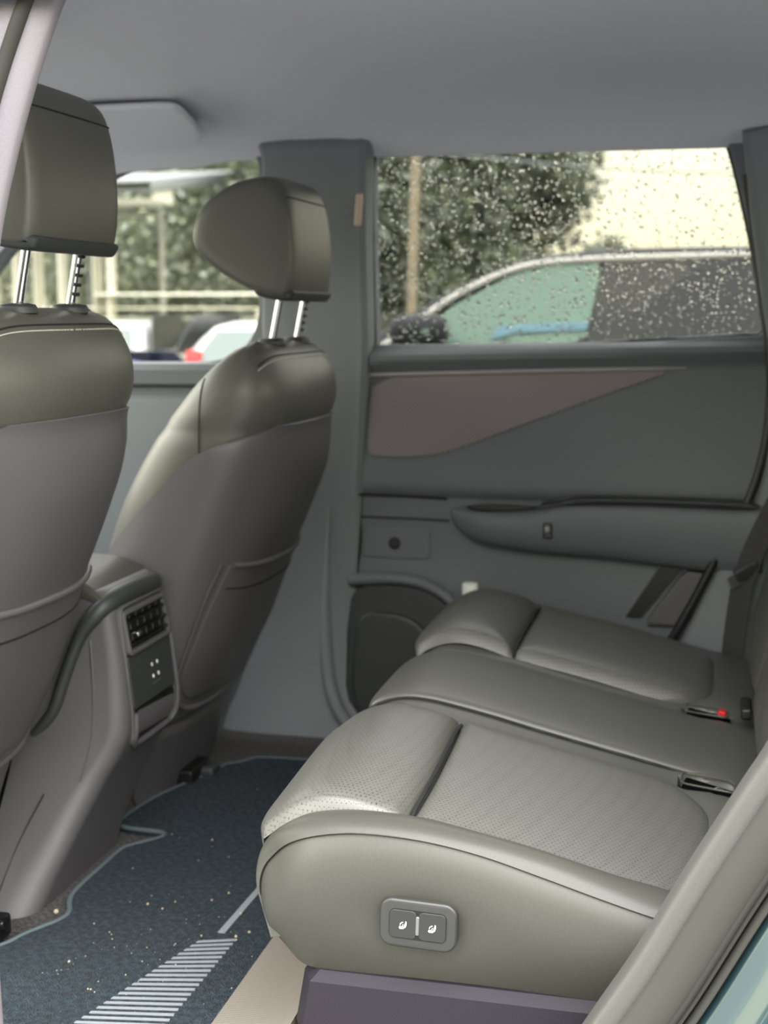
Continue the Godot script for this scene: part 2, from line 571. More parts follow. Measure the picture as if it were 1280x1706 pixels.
func far_side():
	var d := thing("car_door", "closed far rear door with grey panel, ribbed insert and rain-spotted window", "car door", Vector3.ZERO)
	# main lining
	var rows := []
	for j in 90:
		var y := lerpf(-0.06, 0.836, j / 89.0)
		var r := PackedVector3Array()
		for i in 33:
			var x := lerpf(-0.752 + 0.046 * clampf(y / 0.8, 0, 1), 0.14, i / 32.0)
			r.append(Vector3(x, y + 0.018 * (x + 0.35) * clampf((y - 0.6) * 5.0, 0, 1), door_z(x, y)))
		for i in 33:
			var x := lerpf(0.14, -0.752 + 0.046 * clampf(y / 0.8, 0, 1), i / 32.0)
			r.append(Vector3(x, y + 0.018 * (x + 0.35) * clampf((y - 0.6) * 5.0, 0, 1), -0.79))
		rows.append(r)
	var m := MB.new(); m.loft(rows)
	obj("door_lining", m, M.door, d, 30)
	# window frame and pane
	var win := window_outline(false)
	var inner := resample(win, 120)
	var outer := PackedVector2Array()
	for q in inner:
		outer.append(Vector2(q.x + 0.035 * signf(q.x + 0.33) * smoothstep(0.0, 0.3, absf(q.x + 0.33)), q.y + 0.028 * signf(q.y - 1.03) * smoothstep(0.0, 0.15, absf(q.y - 1.03))))
	obj("window_frame", ring_plate(outer, inner, -0.80, -0.73, 0.006), M.pillar, d, 30)
	obj("window_pane", slab(inset(win, -0.006), -0.776, -0.772), M.privacy, d)
	var seal := PackedVector3Array()
	for q in inset(inner, 0.001): seal.append(Vector3(q.x, q.y, -0.742))
	obj("window_seal", tube(seal, 0.0045, 6, true), M.darkplastic, d, 60)
	# ribbed triangular insert and its bright upper edge
	var ins := round_poly([Vector2(-0.712, 0.600), Vector2(-0.704, 0.764), Vector2(-0.30, 0.779), Vector2(-0.075, 0.786), Vector2(-0.289, 0.706), Vector2(-0.474, 0.634), Vector2(-0.56, 0.604), Vector2(-0.64, 0.597)], 1, 0.12)
	obj("ribbed_insert", slab(ins, -0.03, 0.004, 0.003, false, func(p): return Vector3(p.x, p.y, p.z - 0.700 - 0.0898 * (p.y - 0.018 * (p.x + 0.35) * clampf((p.y - 0.6) * 5.0, 0, 1) - 0.53))), M.insert, d)
	obj("insert_edge", tube(spline([Vector3(-0.712, 0.768, -0.716), Vector3(-0.4, 0.779, -0.716), Vector3(-0.2, 0.785, -0.716), Vector3(-0.06, 0.789, -0.718)], 4), PackedFloat32Array([0.004, 0.004, 0.004, 0.004, 0.004, 0.004, 0.004, 0.004, 0.0035, 0.003, 0.003, 0.002, 0.0015]), 8), M.insertedge, d)
	# armrest: lofted along x with a rounded nose
	rows = []
	for i in 40:
		var t := i / 39.0
		var x := lerpf(-0.532, 0.10, t)
		var k := sqrt(clampf(t / 0.10, 0.0, 1.0))
		var lo := lerp_tab([[-0.532, 0.474], [-0.515, 0.452], [-0.465, 0.425], [-0.34, 0.408], [-0.218, 0.402], [0.0, 0.383], [0.10, 0.376]], x, 1)
		var hi := lerp_tab([[-0.532, 0.490], [-0.5, 0.499], [-0.40, 0.500], [-0.342, 0.508], [-0.30, 0.524], [-0.22, 0.528], [0.0, 0.528], [0.10, 0.528]], x, 1)
		var depth := 0.062 * k + 0.004
		var r := PackedVector3Array()
		for c in 24:
			var a := TAU * c / 24.0
			var px := pow(absf(cos(a)), 0.55) * signf(cos(a)); var py := pow(absf(sin(a)), 0.55) * signf(sin(a))
			r.append(Vector3(x, (lo + hi) / 2 + (hi - lo) / 2 * py, -0.715 + depth * maxf(px, -0.3) * (1.0 - 0.25 * maxf(0.0, -py))))
		rows.append(r)
	m = MB.new(); m.loft(rows)
	obj("armrest", m, M.door, d, 60)
	# pull cup on top of the armrest, upper shelf line and window switch
	obj("pull_cup", moved(slab(round_poly([Vector2(-0.50, 0.503), Vector2(-0.46, 0.494), Vector2(-0.36, 0.501), Vector2(-0.33, 0.51), Vector2(-0.46, 0.511)], 2), 0, 0.006, 0.002), Vector3(0, 0, -0.668), Vector3.ZERO), M.black, d)
	obj("armrest_lip", slab(round_poly([Vector2(-0.36, 0.506), Vector2(-0.30, 0.523), Vector2(-0.24, 0.533), Vector2(-0.05, 0.533), Vector2(0.09, 0.531), Vector2(0.09, 0.515), Vector2(-0.1, 0.519), Vector2(-0.25, 0.517)], 2), -0.71, -0.650, 0.006), M.darkplastic, d)
	var sw := obj("window_switch", moved(block(Vector3(0.020, 0.034, 0.016), 0.004), Vector3(-0.322, 0.463, -0.654)), M.darkplastic, d)
	obj("switch_lever", moved(block(Vector3(0.012, 0.014, 0.010), 0.003), Vector3(-0.322, 0.466, -0.643)), M.satin, sw)
	# line under the upper lining, with the small flat panel at the front
	obj("lining_groove", tube(spline([Vector3(-0.733, 0.516, -0.708), Vector3(-0.63, 0.516, -0.708), Vector3(-0.54, 0.513, -0.708)], 4), 0.003, 6), M.seam, d)
	obj("lining_groove", tube(spline([Vector3(-0.737, 0.468, -0.712), Vector3(-0.63, 0.468, -0.712), Vector3(-0.535, 0.466, -0.712)], 4), 0.0022, 6), M.seam, d)
	var bz := obj("switch_bezel", moved(slab(rrect(0.074, 0.032, 0.012), 0, 0.006, 0.003), Vector3(-0.650, 0.413, -0.717)), M.door, d)
	obj("round_button", moved(slab(rrect(0.012, 0.013, 0.0119, 6), 0, 0.010, 0.003), Vector3(-0.653, 0.415, -0.715)), M.black, bz)
	# map pocket with raised lip and speaker
	var lip := spline([Vector3(-0.745, 0.335, -0.69), Vector3(-0.66, 0.343, -0.685), Vector3(-0.59, 0.338, -0.682), Vector3(-0.54, 0.315, -0.68), Vector3(-0.51, 0.285, -0.68), Vector3(-0.49, 0.25, -0.682), Vector3(-0.47, 0.18, -0.69), Vector3(-0.46, 0.08, -0.70)], 6)
	obj("pocket_lip", tube(lip, 0.016, 10, false, 0.8), M.door, d, 60)
	var pk := obj("map_pocket", slab(round_poly([Vector2(-0.76, 0.0), Vector2(-0.75, 0.33), Vector2(-0.59, 0.33), Vector2(-0.52, 0.28), Vector2(-0.48, 0.16), Vector2(-0.47, 0.0)], 2, 0.15), -0.71, -0.69, 0.006), M.darkplastic, d)
	obj("pocket_face", slab(round_poly([Vector2(-0.745, 0.02), Vector2(-0.735, 0.27), Vector2(-0.62, 0.27), Vector2(-0.56, 0.22), Vector2(-0.53, 0.05)], 2, 0.2), -0.70, -0.678, 0.008), M.darkplastic, pk)
	# lower rear part of the lining: dark slanting groove and lighter plate
	obj("slanted_groove", slab(PackedVector2Array([Vector2(-0.165, 0.283), Vector2(-0.135, 0.283), Vector2(-0.055, 0.392), Vector2(-0.095, 0.396)]), -0.71, -0.697), M.black, d)
	obj("lower_plate", slab(round_poly([Vector2(-0.13, 0.27), Vector2(-0.05, 0.385), Vector2(0.02, 0.378), Vector2(-0.045, 0.27)], 1, 0.1), -0.71, -0.688, 0.004), M.plastic, d)

	var f := thing("car_door", "closed front passenger door glimpsed between the two front seats", "car door")
	var win2 := window_outline(true)
	var in2 := resample(win2, 110)
	var out2 := PackedVector2Array()
	for q in in2: out2.append(Vector2(q.x + 0.05 * signf(q.x + 1.3) * smoothstep(0.0, 0.3, absf(q.x + 1.3)), q.y + 0.05 * signf(q.y - 1.0) * smoothstep(0.0, 0.12, absf(q.y - 1.0))))
	obj("window_frame", ring_plate(out2, in2, -0.80, -0.73, 0.006), M.pillar, f, 30)
	obj("window_pane", slab(inset(win2, -0.006), -0.776, -0.772), M.clear, f)
	rows = []
	for q in [[-0.05, -0.70], [0.4, -0.70], [0.6, -0.705], [0.70, -0.71], [0.72, -0.722], [0.735, -0.722], [0.745, -0.70], [0.775, -0.697], [0.788, -0.705], [0.79, -0.74]]:
		var r := PackedVector3Array()
		for x in [-1.85, -1.5, -1.2, -0.92]: r.append(Vector3(x, q[0] + 0.006 * (x + 1.2), q[1]))
		for x in [-0.92, -1.2, -1.5, -1.85]: r.append(Vector3(x, q[0] + 0.006 * (x + 1.2), -0.79))
		rows.append(r)
	m = MB.new(); m.loft(rows)
	obj("door_lining", m, M.door, f, 30)

	# centre pillar on the far side
	var pil := [[1.27, -0.952, -0.70, -0.715], [1.24, -0.948, -0.700, -0.69], [1.2, -0.937, -0.704, -0.685], [1.05, -0.94, -0.706, -0.69], [0.874, -0.945, -0.703, -0.695], [0.8, -0.945, -0.705, -0.70], [0.55, -0.96, -0.718, -0.705], [0.29, -0.985, -0.735, -0.705], [0.12, -1.01, -0.735, -0.70], [0.04, -1.03, -0.715, -0.69], [-0.06, -1.06, -0.66, -0.67]]
	rows = []
	for q in pil:
		var r := PackedVector3Array()
		var w: float = q[2] - q[1]
		for s in [[0.0, -0.09], [0.0, -0.035], [0.02, -0.012], [0.07, 0.0], [0.3, 0.008], [0.7, 0.008], [0.86, 0.002], [0.93, 0.004], [0.98, -0.004], [1.0, -0.03], [1.0, -0.09]]:
			r.append(Vector3(q[1] + w * s[0], q[0], q[3] + s[1]))
		rows.append(r)
	m = MB.new()
	var sm := []
	for i in rows.size() - 1:
		for k in 4:
			var r := PackedVector3Array()
			for j in rows[0].size():
				r.append(rows[i][j].cubic_interpolate(rows[i + 1][j], rows[max(0, i - 1)][j], rows[min(rows.size() - 1, i + 2)][j], k / 4.0))
			sm.append(r)
	sm.append(rows[-1])
	m.loft(sm)
	var p := struct("trim_2", "broad grey centre pillar trim between the two far doors", m, M.pillar, 40)
	obj("door_rubber", tube(spline([Vector3(-0.712, 0.83, -0.735), Vector3(-0.716, 0.7, -0.728), Vector3(-0.724, 0.55, -0.724), Vector3(-0.742, 0.29, -0.72), Vector3(-0.744, 0.12, -0.71), Vector3(-0.72, 0.045, -0.70), Vector3(-0.66, 0.0, -0.685), Vector3(-0.58, -0.01, -0.68)], 6), 0.011, 8), M.black, p, 60)
	obj("pillar_ridge", tube(spline([Vector3(-0.79, 0.55, -0.705), Vector3(-0.80, 0.29, -0.70), Vector3(-0.795, 0.14, -0.69), Vector3(-0.765, 0.05, -0.672), Vector3(-0.70, 0.0, -0.66), Vector3(-0.6, -0.012, -0.655)], 6), PackedFloat32Array(Array(range(31)).map(func(i): return 0.006 + 0.014 * smoothstep(0, 12, i))), 10, false, 0.7), M.pillar, p, 60)
	obj("pale_tab", moved(block(Vector3(0.015, 0.066, 0.012), 0.005), Vector3(-0.722, 1.105, -0.680), Vector3(0, 0, -0.08)), M.tan, p)
	# rear pillar on the far side, behind the rear door
	var rp := round_poly([Vector2(-0.06, 0.23), Vector2(0.005, 0.385), Vector2(0.085, 0.55), Vector2(0.10, 0.80), Vector2(0.085, 0.88), Vector2(0.05, 1.09), Vector2(0.03, 1.25), Vector2(0.9, 1.25), Vector2(1.2, 0.8), Vector2(1.2, 0.0), Vector2(0.0, 0.0)], 1, 0.06)
	var q2 := struct("trim_3", "dark grey rear pillar trim behind the far rear door", slab(rp, -0.80, -0.672, 0.02), M.pillar)
	obj("door_rubber", tube(spline([Vector3(-0.075, 0.24, -0.668), Vector3(-0.03, 0.33, -0.668), Vector3(0.02, 0.44, -0.668), Vector3(0.07, 0.54, -0.672), Vector3(0.098, 0.66, -0.68), Vector3(0.10, 0.8, -0.69), Vector3(0.075, 0.97, -0.70), Vector3(0.04, 1.16, -0.70)], 6), 0.009, 8), M.black, q2, 60)

# ------------------------------------------------------------------ the open side: pillar, door aperture trim, painted body
func near_side():
	# centre pillar beside the driver's seat
	var path := spline([Vector3(-0.655, 1.33, 0.66), Vector3(-0.690, 1.25, 0.70), Vector3(-0.722, 1.17, 0.71), Vector3(-0.752, 1.07, 0.72), Vector3(-0.775, 0.96, 0.73), Vector3(-0.79, 0.80, 0.745), Vector3(-0.80, 0.55, 0.75), Vector3(-0.80, 0.2, 0.75), Vector3(-0.79, -0.1, 0.75)], 6)
	var prof := round_poly([Vector2(-0.018, 0.0), Vector2(-0.015, 0.012), Vector2(-0.004, 0.015), Vector2(0.007, 0.010), Vector2(0.011, -0.03), Vector2(0.0, -0.10), Vector2(-0.04, -0.10)], 2)
	var p := struct("trim_4", "pale lilac grey centre pillar trim at the open door, left edge", sweep(path, prof, Vector3(0, 0, 1)), M.lilac, 50)
	var path2 := PackedVector3Array()
	for q in path: path2.append(q + Vector3(-0.022, -0.006, 0.010))
	obj("door_rubber", tube(path2, 0.009, 10), M.rubber, p, 60)
	# front door beside the driver: plain lower part and pane
	var f := thing("car_door", "closed driver's door hidden behind the near front seat", "car door")
	obj("door_lining", moved(block(Vector3(1.05, 0.85, 0.06), 0.02), Vector3(-1.36, 0.36, 0.78)), M.door, f)
	var gl := slab(PackedVector2Array([Vector2(-1.85, 0.78), Vector2(-0.84, 0.78), Vector2(-0.80, 1.22), Vector2(-1.3, 1.22)]), 0.77, 0.774)
	obj("window_pane", gl, M.mirrorglass, f)
	var od := thing("car_door", "opened rear door swung out to the left of the frame", "car door", Vector3(-0.87, 0, 0.82))
	od.rotation.y = deg_to_rad(-66)
	obj("door_lining", moved(block(Vector3(0.98, 0.86, 0.09), 0.03), Vector3(0.5, 0.38, 0)), M.door, od)
	obj("window_frame", ring_plate(resample(round_poly([Vector2(0.0, 0.78), Vector2(0.98, 0.80), Vector2(0.90, 1.25), Vector2(0.04, 1.25)], 2, 0.1), 60), resample(round_poly([Vector2(0.04, 0.81), Vector2(0.94, 0.83), Vector2(0.87, 1.21), Vector2(0.08, 1.21)], 2, 0.1), 60), -0.02, 0.02, 0.004), M.darkplastic, od)
	obj("window_pane", slab(PackedVector2Array([Vector2(0.04, 0.81), Vector2(0.94, 0.83), Vector2(0.87, 1.21), Vector2(0.08, 1.21)]), -0.002, 0.002), M.privacy, od)
	# roof rail over the opening
	struct("trim_5", "roof rail trim over the open rear door", tube(spline([Vector3(-0.70, 1.285, 0.735), Vector3(-0.4, 1.30, 0.735), Vector3(0.0, 1.30, 0.735), Vector3(0.5, 1.27, 0.735), Vector3(1.2, 1.2, 0.72)], 4), 0.035, 10), M.pillar, 60)
	# rear edge of the opening, from sill over the wheel arch to the rear pillar
	var edge := spline([Vector3(-0.235, -0.10, 0.74), Vector3(-0.175, 0.04, 0.74), Vector3(-0.105, 0.165, 0.74), Vector3(-0.061, 0.241, 0.74), Vector3(-0.01, 0.340, 0.74), Vector3(0.039, 0.43, 0.74), Vector3(0.066, 0.48, 0.74), Vector3(0.12, 0.60, 0.74), Vector3(0.14, 0.75, 0.74), Vector3(0.12, 0.95, 0.73), Vector3(0.06, 1.2, 0.70)], 6)
	edge.reverse()
	var e := struct("trim_6", "grey plastic trim and rubber seal along the rear door opening edge", sweep(edge, round_poly([Vector2(-0.045, -0.002), Vector2(0.004, -0.002), Vector2(0.008, 0.004), Vector2(0.008, 0.030), Vector2(-0.045, 0.030)], 2, 0.2), Vector3(0, 0, 1)), M.sealtrim, 50)
	obj("fuzzy_seal", sweep(edge, round_poly([Vector2(0.0, 0.022), Vector2(0.012, 0.020), Vector2(0.020, 0.026), Vector2(0.026, 0.040), Vector2(0.022, 0.056), Vector2(0.008, 0.062), Vector2(-0.004, 0.05)], 2), Vector3(0, 0, 1)), M.fuzz, e, 60)
	obj("seal_lip", sweep(edge, round_poly([Vector2(0.0, 0.054), Vector2(0.016, 0.054), Vector2(0.019, 0.062), Vector2(0.010, 0.067), Vector2(0.0, 0.066)], 2), Vector3(0, 0, 1)), M.rubber, e, 60)
	obj("flange", sweep(edge, round_poly([Vector2(-0.03, 0.064), Vector2(0.004, 0.064), Vector2(0.010, 0.067), Vector2(0.010, 0.073), Vector2(-0.03, 0.073)], 2), Vector3(0, 0, 1)), M.rubber, e, 60)
	obj("flange", sweep(edge, round_poly([Vector2(-0.03, 0.074), Vector2(0.008, 0.074), Vector2(0.014, 0.077), Vector2(0.014, 0.083), Vector2(-0.03, 0.083)], 2), Vector3(0, 0, 1)), M.rubber, e, 60)
	# painted quarter panel behind the opening: door jamb face, crease, outer skin over the wheel arch
	var rows := []
	for i in edge.size():
		var t := (edge[mini(i + 1, edge.size() - 1)] - edge[maxi(i - 1, 0)]).normalized()
		var c := Vector3(0, 0, 1).cross(t)     # away from the opening
		var r := PackedVector3Array()
		for q in [[-0.02, 0.094], [0.004, 0.096], [0.010, 0.104], [0.014, 0.116], [0.022, 0.128], [0.040, 0.142], [0.052, 0.150], [0.058, 0.160], [0.062, 0.175], [0.066, 0.21], [0.07, 0.27], [0.07, 0.42], [0.06, 0.7], [0.0, 0.7], [-0.02, 0.3]]:
			r.append(edge[i] + c * (q[1] - 0.012) + Vector3(0, 0, q[0]))
		rows.append(r)
	var m := MB.new(); m.loft(rows)
	struct("wall_left", "teal painted rear bodyside with rain specks beside the seal", m, M.paint, 50)
	# sill under the opening
	struct("trim_7", "sill of the open rear door", moved(block(Vector3(0.62, 0.12, 0.14), 0.02), Vector3(-0.50, -0.13, 0.80)), M.darkplastic)

# ------------------------------------------------------------------ rear bench
var PROF := [[-0.515, 0.302], [-0.47, 0.332], [-0.42, 0.342], [-0.34, 0.330], [-0.22, 0.302], [-0.1, 0.275], [0.0, 0.253], [0.08, 0.240], [0.2, 0.235]]
var SOCKETS := [[0.007, 0.203, 0.036, 0.023], [0.002, -0.150, 0.034, 0.021]]
func top_y(x: float, z: float) -> float:
	return lerp_tab(PROF, x, 1) - 0.016 * smoothstep(0.25, 0.66, z) + 0.006 * smoothstep(-0.1, -0.3, z)

func bench_y(x: float, z: float) -> float:       # body of the bench under the pads
	var y := top_y(x, z) - 0.010
	y -= 0.003 * exp(-pow((z - 0.20) / 0.035, 2)) + 0.006 * exp(-pow((z + 0.155) / 0.03, 2))
	y += 0.010 * exp(-pow((x - 0.03) / 0.05, 2)) * (1.0 - smoothstep(0.5, 0.6, absf(z)))
	y -= 0.02 * exp(-pow((x + 0.335) / 0.012, 2)) * smoothstep(0.22, 0.25, z) * (1.0 - smoothstep(0.59, 0.61, z)) + 0.02 * exp(-pow((x + 0.322) / 0.012, 2)) * smoothstep(-0.54, -0.52, z) * (1.0 - smoothstep(-0.20, -0.18, z))
	# sockets for the buckles
	for s in SOCKETS:
		y -= 0.05 * (1.0 - smoothstep(s[2] - 0.004, s[2] + 0.004, absf(x - s[0]))) * (1.0 - smoothstep(s[3] - 0.004, s[3] + 0.004, absf(z - s[1] - 0.12 * (x - s[0]))))
	return y

func pad(x0: Callable, x1: Callable, z0: float, z1: float, nx: int, nz: int, height: float, round_: float, nose := false, sag := 0.0, r1 := 0.0) -> MB:
	# a stuffed pad lying on the bench: edges tucked in, corners of the rear edge rounded by r1
	var rows := []
	for i in nx + 1:
		var r := PackedVector3Array()
		for j in nz + 1:
			var v := float(j) / nz
			v = 0.5 - 0.5 * cos(v * PI) if false else v
			var z := lerpf(z0, z1, v)
			var a: float = x0.call(z); var b: float = x1.call(z)
			var dz := minf(z - minf(z0, z1), maxf(z0, z1) - z)
			if r1 > 0.0 and dz < r1: b -= r1 - sqrt(maxf(0.0, r1 * r1 - pow(r1 - dz, 2)))
			var x := lerpf(a, b, float(i) / nx)
			var dx := minf((x - a) if not nose else 9.0, b - x)
			var d := minf(dx, dz)
			var h := height * (1.0 - exp(-d / round_)) - 0.011 * exp(-d / 0.0035)
			h += sag * sin(PI * float(i) / nx)
			r.append(Vector3(x, top_y(x, z) - 0.004 + h, z))
		rows.append(r)
	if nose:      # carry the pad over its front edge and under
		var first: PackedVector3Array = rows[0]
		var nrows := []
		for k in range(7, 0, -1):
			var r := PackedVector3Array()
			var t := k / 7.0
			for p in first:
				var ex := minf(p.z - minf(z0, z1), maxf(z0, z1) - p.z)
				var tuck := 1.0 - exp(-ex / 0.012)
				r.append(p + Vector3(-0.012 * sin(t * PI) - 0.006 * t + 0.012 * t * t, -0.028 * t, 0) * Vector3(tuck, 1, 1))
			nrows.append(r)
		rows = nrows + rows
	var m := MB.new(); m.grid(rows)
	return m

func bench():
	var b := thing("rear_bench", "grey green leather rear bench cushion with perforated pads and side buttons", "car seat", Vector3.ZERO)
	# core: front, top, tail
	var rows := []
	var nz := 240
	for j in nz + 1:
		var z := lerpf(-0.645, 0.628, float(j) / nz)
		var e := minf(z + 0.645, 0.628 - z)
		var dn := 0.034 * exp(-e / 0.016)
		var r := PackedVector3Array()
		for q in [[-0.40, 0.115], [-0.435, 0.125], [-0.456, 0.142], [-0.474, 0.17], [-0.490, 0.205], [-0.497, 0.24], [-0.499, 0.272]]:
			r.append(Vector3(q[0] + dn, q[1], z))
		for i in 110:
			var x := lerpf(-0.497, 0.11, i / 109.0)
			r.append(Vector3(x + (dn * 0.6 if i == 0 else 0.0), bench_y(x, z) - dn - 0.012 * (1.0 - smoothstep(0.0, 0.05, x + 0.5)), z))
		for q in [[0.115, 0.2], [0.115, 0.115]]: r.append(Vector3(q[0], q[1], z))
		rows.append(r)
	var m := MB.new(); m.loft(rows)
	obj("cushion_body", m, M.litleather, b, 50)
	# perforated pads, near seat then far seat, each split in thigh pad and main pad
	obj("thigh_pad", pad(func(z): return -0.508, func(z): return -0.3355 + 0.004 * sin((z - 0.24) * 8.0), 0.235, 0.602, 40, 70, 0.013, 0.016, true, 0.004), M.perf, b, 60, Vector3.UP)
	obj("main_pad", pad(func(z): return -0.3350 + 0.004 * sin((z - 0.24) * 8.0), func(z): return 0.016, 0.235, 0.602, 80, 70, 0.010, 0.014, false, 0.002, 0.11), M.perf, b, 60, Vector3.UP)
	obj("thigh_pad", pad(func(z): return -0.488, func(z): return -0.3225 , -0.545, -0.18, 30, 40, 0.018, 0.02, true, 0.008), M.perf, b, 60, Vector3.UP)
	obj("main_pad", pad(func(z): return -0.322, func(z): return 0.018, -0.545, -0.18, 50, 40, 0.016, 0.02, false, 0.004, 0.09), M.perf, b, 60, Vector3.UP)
	for g in [[-0.335, 0.24, 0.598], [-0.322, -0.54, -0.185]]:
		var gp := PackedVector3Array()
		for i in 30:
			var z := lerpf(g[1], g[2], i / 29.0)
			var x: float = g[0] + (0.004 * sin((z - 0.24) * 8.0) if z > 0.2 else 0.0)
			gp.append(Vector3(x, top_y(x, z) - 0.0075 + 0.006 * smoothstep(0.0, 0.15, i / 29.0) * (1.0 - smoothstep(0.85, 1.0, i / 29.0)), z))
		obj("pad_seam", tube(gp, 0.0028, 6), M.seam, b, 60)
	# smooth centre place
	obj("centre_pad", pad(func(z): return -0.485, func(z): return 0.066, -0.122, 0.160, 70, 60, 0.006, 0.035, true, 0.002, 0.03), M.litleather, b, 60, Vector3.UP)
	# outer side of the near end: bolster band and flat cheek below its piping
	var band := [ # piping x, y | inner x, y, z
		[-0.487, 0.172, -0.486, 0.174, 0.640], [-0.498, 0.205, -0.496, 0.211, 0.634], [-0.503, 0.232, -0.503, 0.244, 0.625], [-0.498, 0.255, -0.502, 0.268, 0.614], [-0.485, 0.273, -0.492, 0.288, 0.603], [-0.463, 0.293, -0.472, 0.303, 0.600], [-0.425, 0.309, -0.440, 0.318, 0.597], [-0.375, 0.316, -0.385, 0.324, 0.596], [-0.306, 0.314, -0.31, 0.320, 0.596],
		[-0.238, 0.303, -0.24, 0.306, 0.596], [-0.171, 0.285, -0.17, 0.291, 0.596], [-0.105, 0.266, -0.105, 0.276, 0.596], [-0.044, 0.250, -0.044, 0.264, 0.596], [0.02, 0.238, 0.02, 0.25, 0.596], [0.10, 0.23, 0.10, 0.24, 0.596]]
	var outer := []; var inn := []
	for q in band:
		outer.append(Vector3(q[0], q[1], 0.6555 - 0.020 * pow(smoothstep(-0.40, -0.505, q[0]), 2))); inn.append(Vector3(q[2], q[3], q[4]))
	var po := spline(outer, 6); var pi := spline(inn, 6)
	rows = []
	for i in po.size():
		var r := PackedVector3Array()
		var c := Vector3(-0.20, 0.19, 0.60)
		var up := ((po[i] + pi[i]) / 2 - c); up.z = 0; up = up.normalized()
		for k in 13:
			var t := k / 12.0
			var p := po[i].lerp(pi[i], t)
			var full := minf(1.0, po[i].distance_to(pi[i]) / 0.05)
			p += up * (0.013 * full * sin(PI * pow(t, 0.8)) - 0.010 * exp(-(1.0 - t) / 0.06)) + Vector3(0, 0, 0.003 * sin(PI * t))
			r.append(p)
		rows.append(r)
	m = MB.new(); m.grid(rows)
	obj("side_bolster", m, M.leather, b, 60, Vector3(0, 1, 0.3))
	# cheek: from the piping down to the bottom edge
	var bot := spline([Vector3(-0.487, 0.172, 0), Vector3(-0.481, 0.162, 0), Vector3(-0.474, 0.154, 0), Vector3(-0.466, 0.146, 0), Vector3(-0.457, 0.140, 0), Vector3(-0.445, 0.136, 0), Vector3(-0.42, 0.135, 0), Vector3(-0.375, 0.136, 0), Vector3(-0.306, 0.137, 0), Vector3(-0.238, 0.137, 0), Vector3(-0.171, 0.136, 0), Vector3(-0.105, 0.135, 0), Vector3(-0.044, 0.134, 0), Vector3(0.02, 0.132, 0), Vector3(0.10, 0.130, 0)], 6)
	rows = []
	for i in po.size():
		var r := PackedVector3Array()
		for k in 31:
			var t := k / 30.0
			var p := po[i].lerp(Vector3(bot[i].x, bot[i].y, 0.0), t)
			var sp := po[i].y - bot[i].y
			var dd := minf(t, 1.0 - t) * sp
			var z := 0.6505 + 0.022 * (1.0 - exp(-minf(t * sp, 0.2) / 0.030)) - 0.042 * pow(t, 2.2) * (1.0 - 0.35 * smoothstep(-0.2, 0.1, p.x))
			z -= 0.020 * pow(smoothstep(-0.40, -0.505, p.x), 2) * (1.0 - 0.3 * t)
			var g := Vector2((p.x + 0.306) / 0.062, (p.y - 0.218) / 0.036)
			z -= 0.012 * exp(-g.length_squared() * 0.9)
			r.append(Vector3(p.x, p.y, z))
		rows.append(r)
	m = MB.new(); m.grid(rows)
	obj("side_cheek", m, M.leather, b, 60, Vector3(0, 0, 1))
	var pip := PackedVector3Array()
	for q in po: pip.append(q + Vector3(0, 0, -0.0015))
	obj("piping", tube(pip, 0.0012, 6), M.seam, b, 60)
	# seams of the centre place
	for s in [[0.160, 0.012], [-0.124, 0.010]]:
		var pts := PackedVector3Array()
		for i in 40:
			var x := lerpf(-0.49, 0.07 if s[0] > 0 else -0.03, i / 39.0)
			pts.append(Vector3(x, top_y(x, s[0]) - 0.0085, s[0]))
		obj("piping", tube(pts, 0.0022, 6), M.seam, b, 60)
	# switch plate with two buttons
	var sw := moved(slab(rrect(0.0445, 0.0285, 0.015, 6), 0, 0.012, 0.004), Vector3(-0.306, 0.218, 0.6545), Vector3(0, 0, -0.03))
	var sp := obj("switch_plate", sw, mat(Color(0.19, 0.19, 0.185), 0.45), b, 30)
	obj("button_gap", moved(slab(rrect(0.0330, 0.0173, 0.007, 5), 0, 0.0010), Vector3(-0.306, 0.2183, 0.666), Vector3(0, 0, -0.03)), M.black, sp)
	var icon := [
		PackedVector2Array([Vector2(-0.0045, -0.004), Vector2(-0.0035, -0.0052), Vector2(0.0008, -0.0052), Vector2(0.0016, -0.0042), Vector2(0.0006, -0.0026), Vector2(-0.0038, -0.0024)]),
		PackedVector2Array([Vector2(0.0012, -0.0030), Vector2(0.0028, -0.0040), Vector2(0.0042, -0.0008), Vector2(0.0044, 0.0030), Vector2(0.0034, 0.0042), Vector2(0.0024, 0.0008)]),
		PackedVector2Array([Vector2(-0.0036, -0.0010), Vector2(-0.0030, 0.0010), Vector2(-0.0012, 0.0026), Vector2(0.0006, 0.0030), Vector2(0.0006, 0.0022), Vector2(-0.0008, 0.0018), Vector2(-0.0022, 0.0006), Vector2(-0.0028, -0.0012)]),
		PackedVector2Array([Vector2(-0.0008, -0.0014), Vector2(0.0002, 0.0002), Vector2(0.0010, -0.0002), Vector2(0.0000, -0.0018)])]
	for s in [-1, 1]:
		var bt := obj("button", moved(slab(rrect(0.0155, 0.0164, 0.0055, 5), 0, 0.0022, 0.0008), Vector3(-0.306 + s * 0.0168, 0.2183 - s * 0.0005, 0.6658), Vector3(0, 0, -0.03)), mat(Color(0.15, 0.15, 0.15), 0.5), sp, 30)
		var im := MB.new()
		for p in icon: im.add(slab(p, 0, 0.0005), Transform3D(Basis(), Vector3(-0.306 + s * 0.0168, 0.2183 - s * 0.0005, 0.6679)))
		tag(obj("seat_symbol", im, M.white, sp, 20), "white seat symbol")
	obj("button_divider", moved(slab(rrect(0.0020, 0.0112, 0.0019, 4), 0, 0.0030, 0.001), Vector3(-0.306, 0.2183, 0.666), Vector3(0, 0, -0.03)), M.satin, sp, 30)
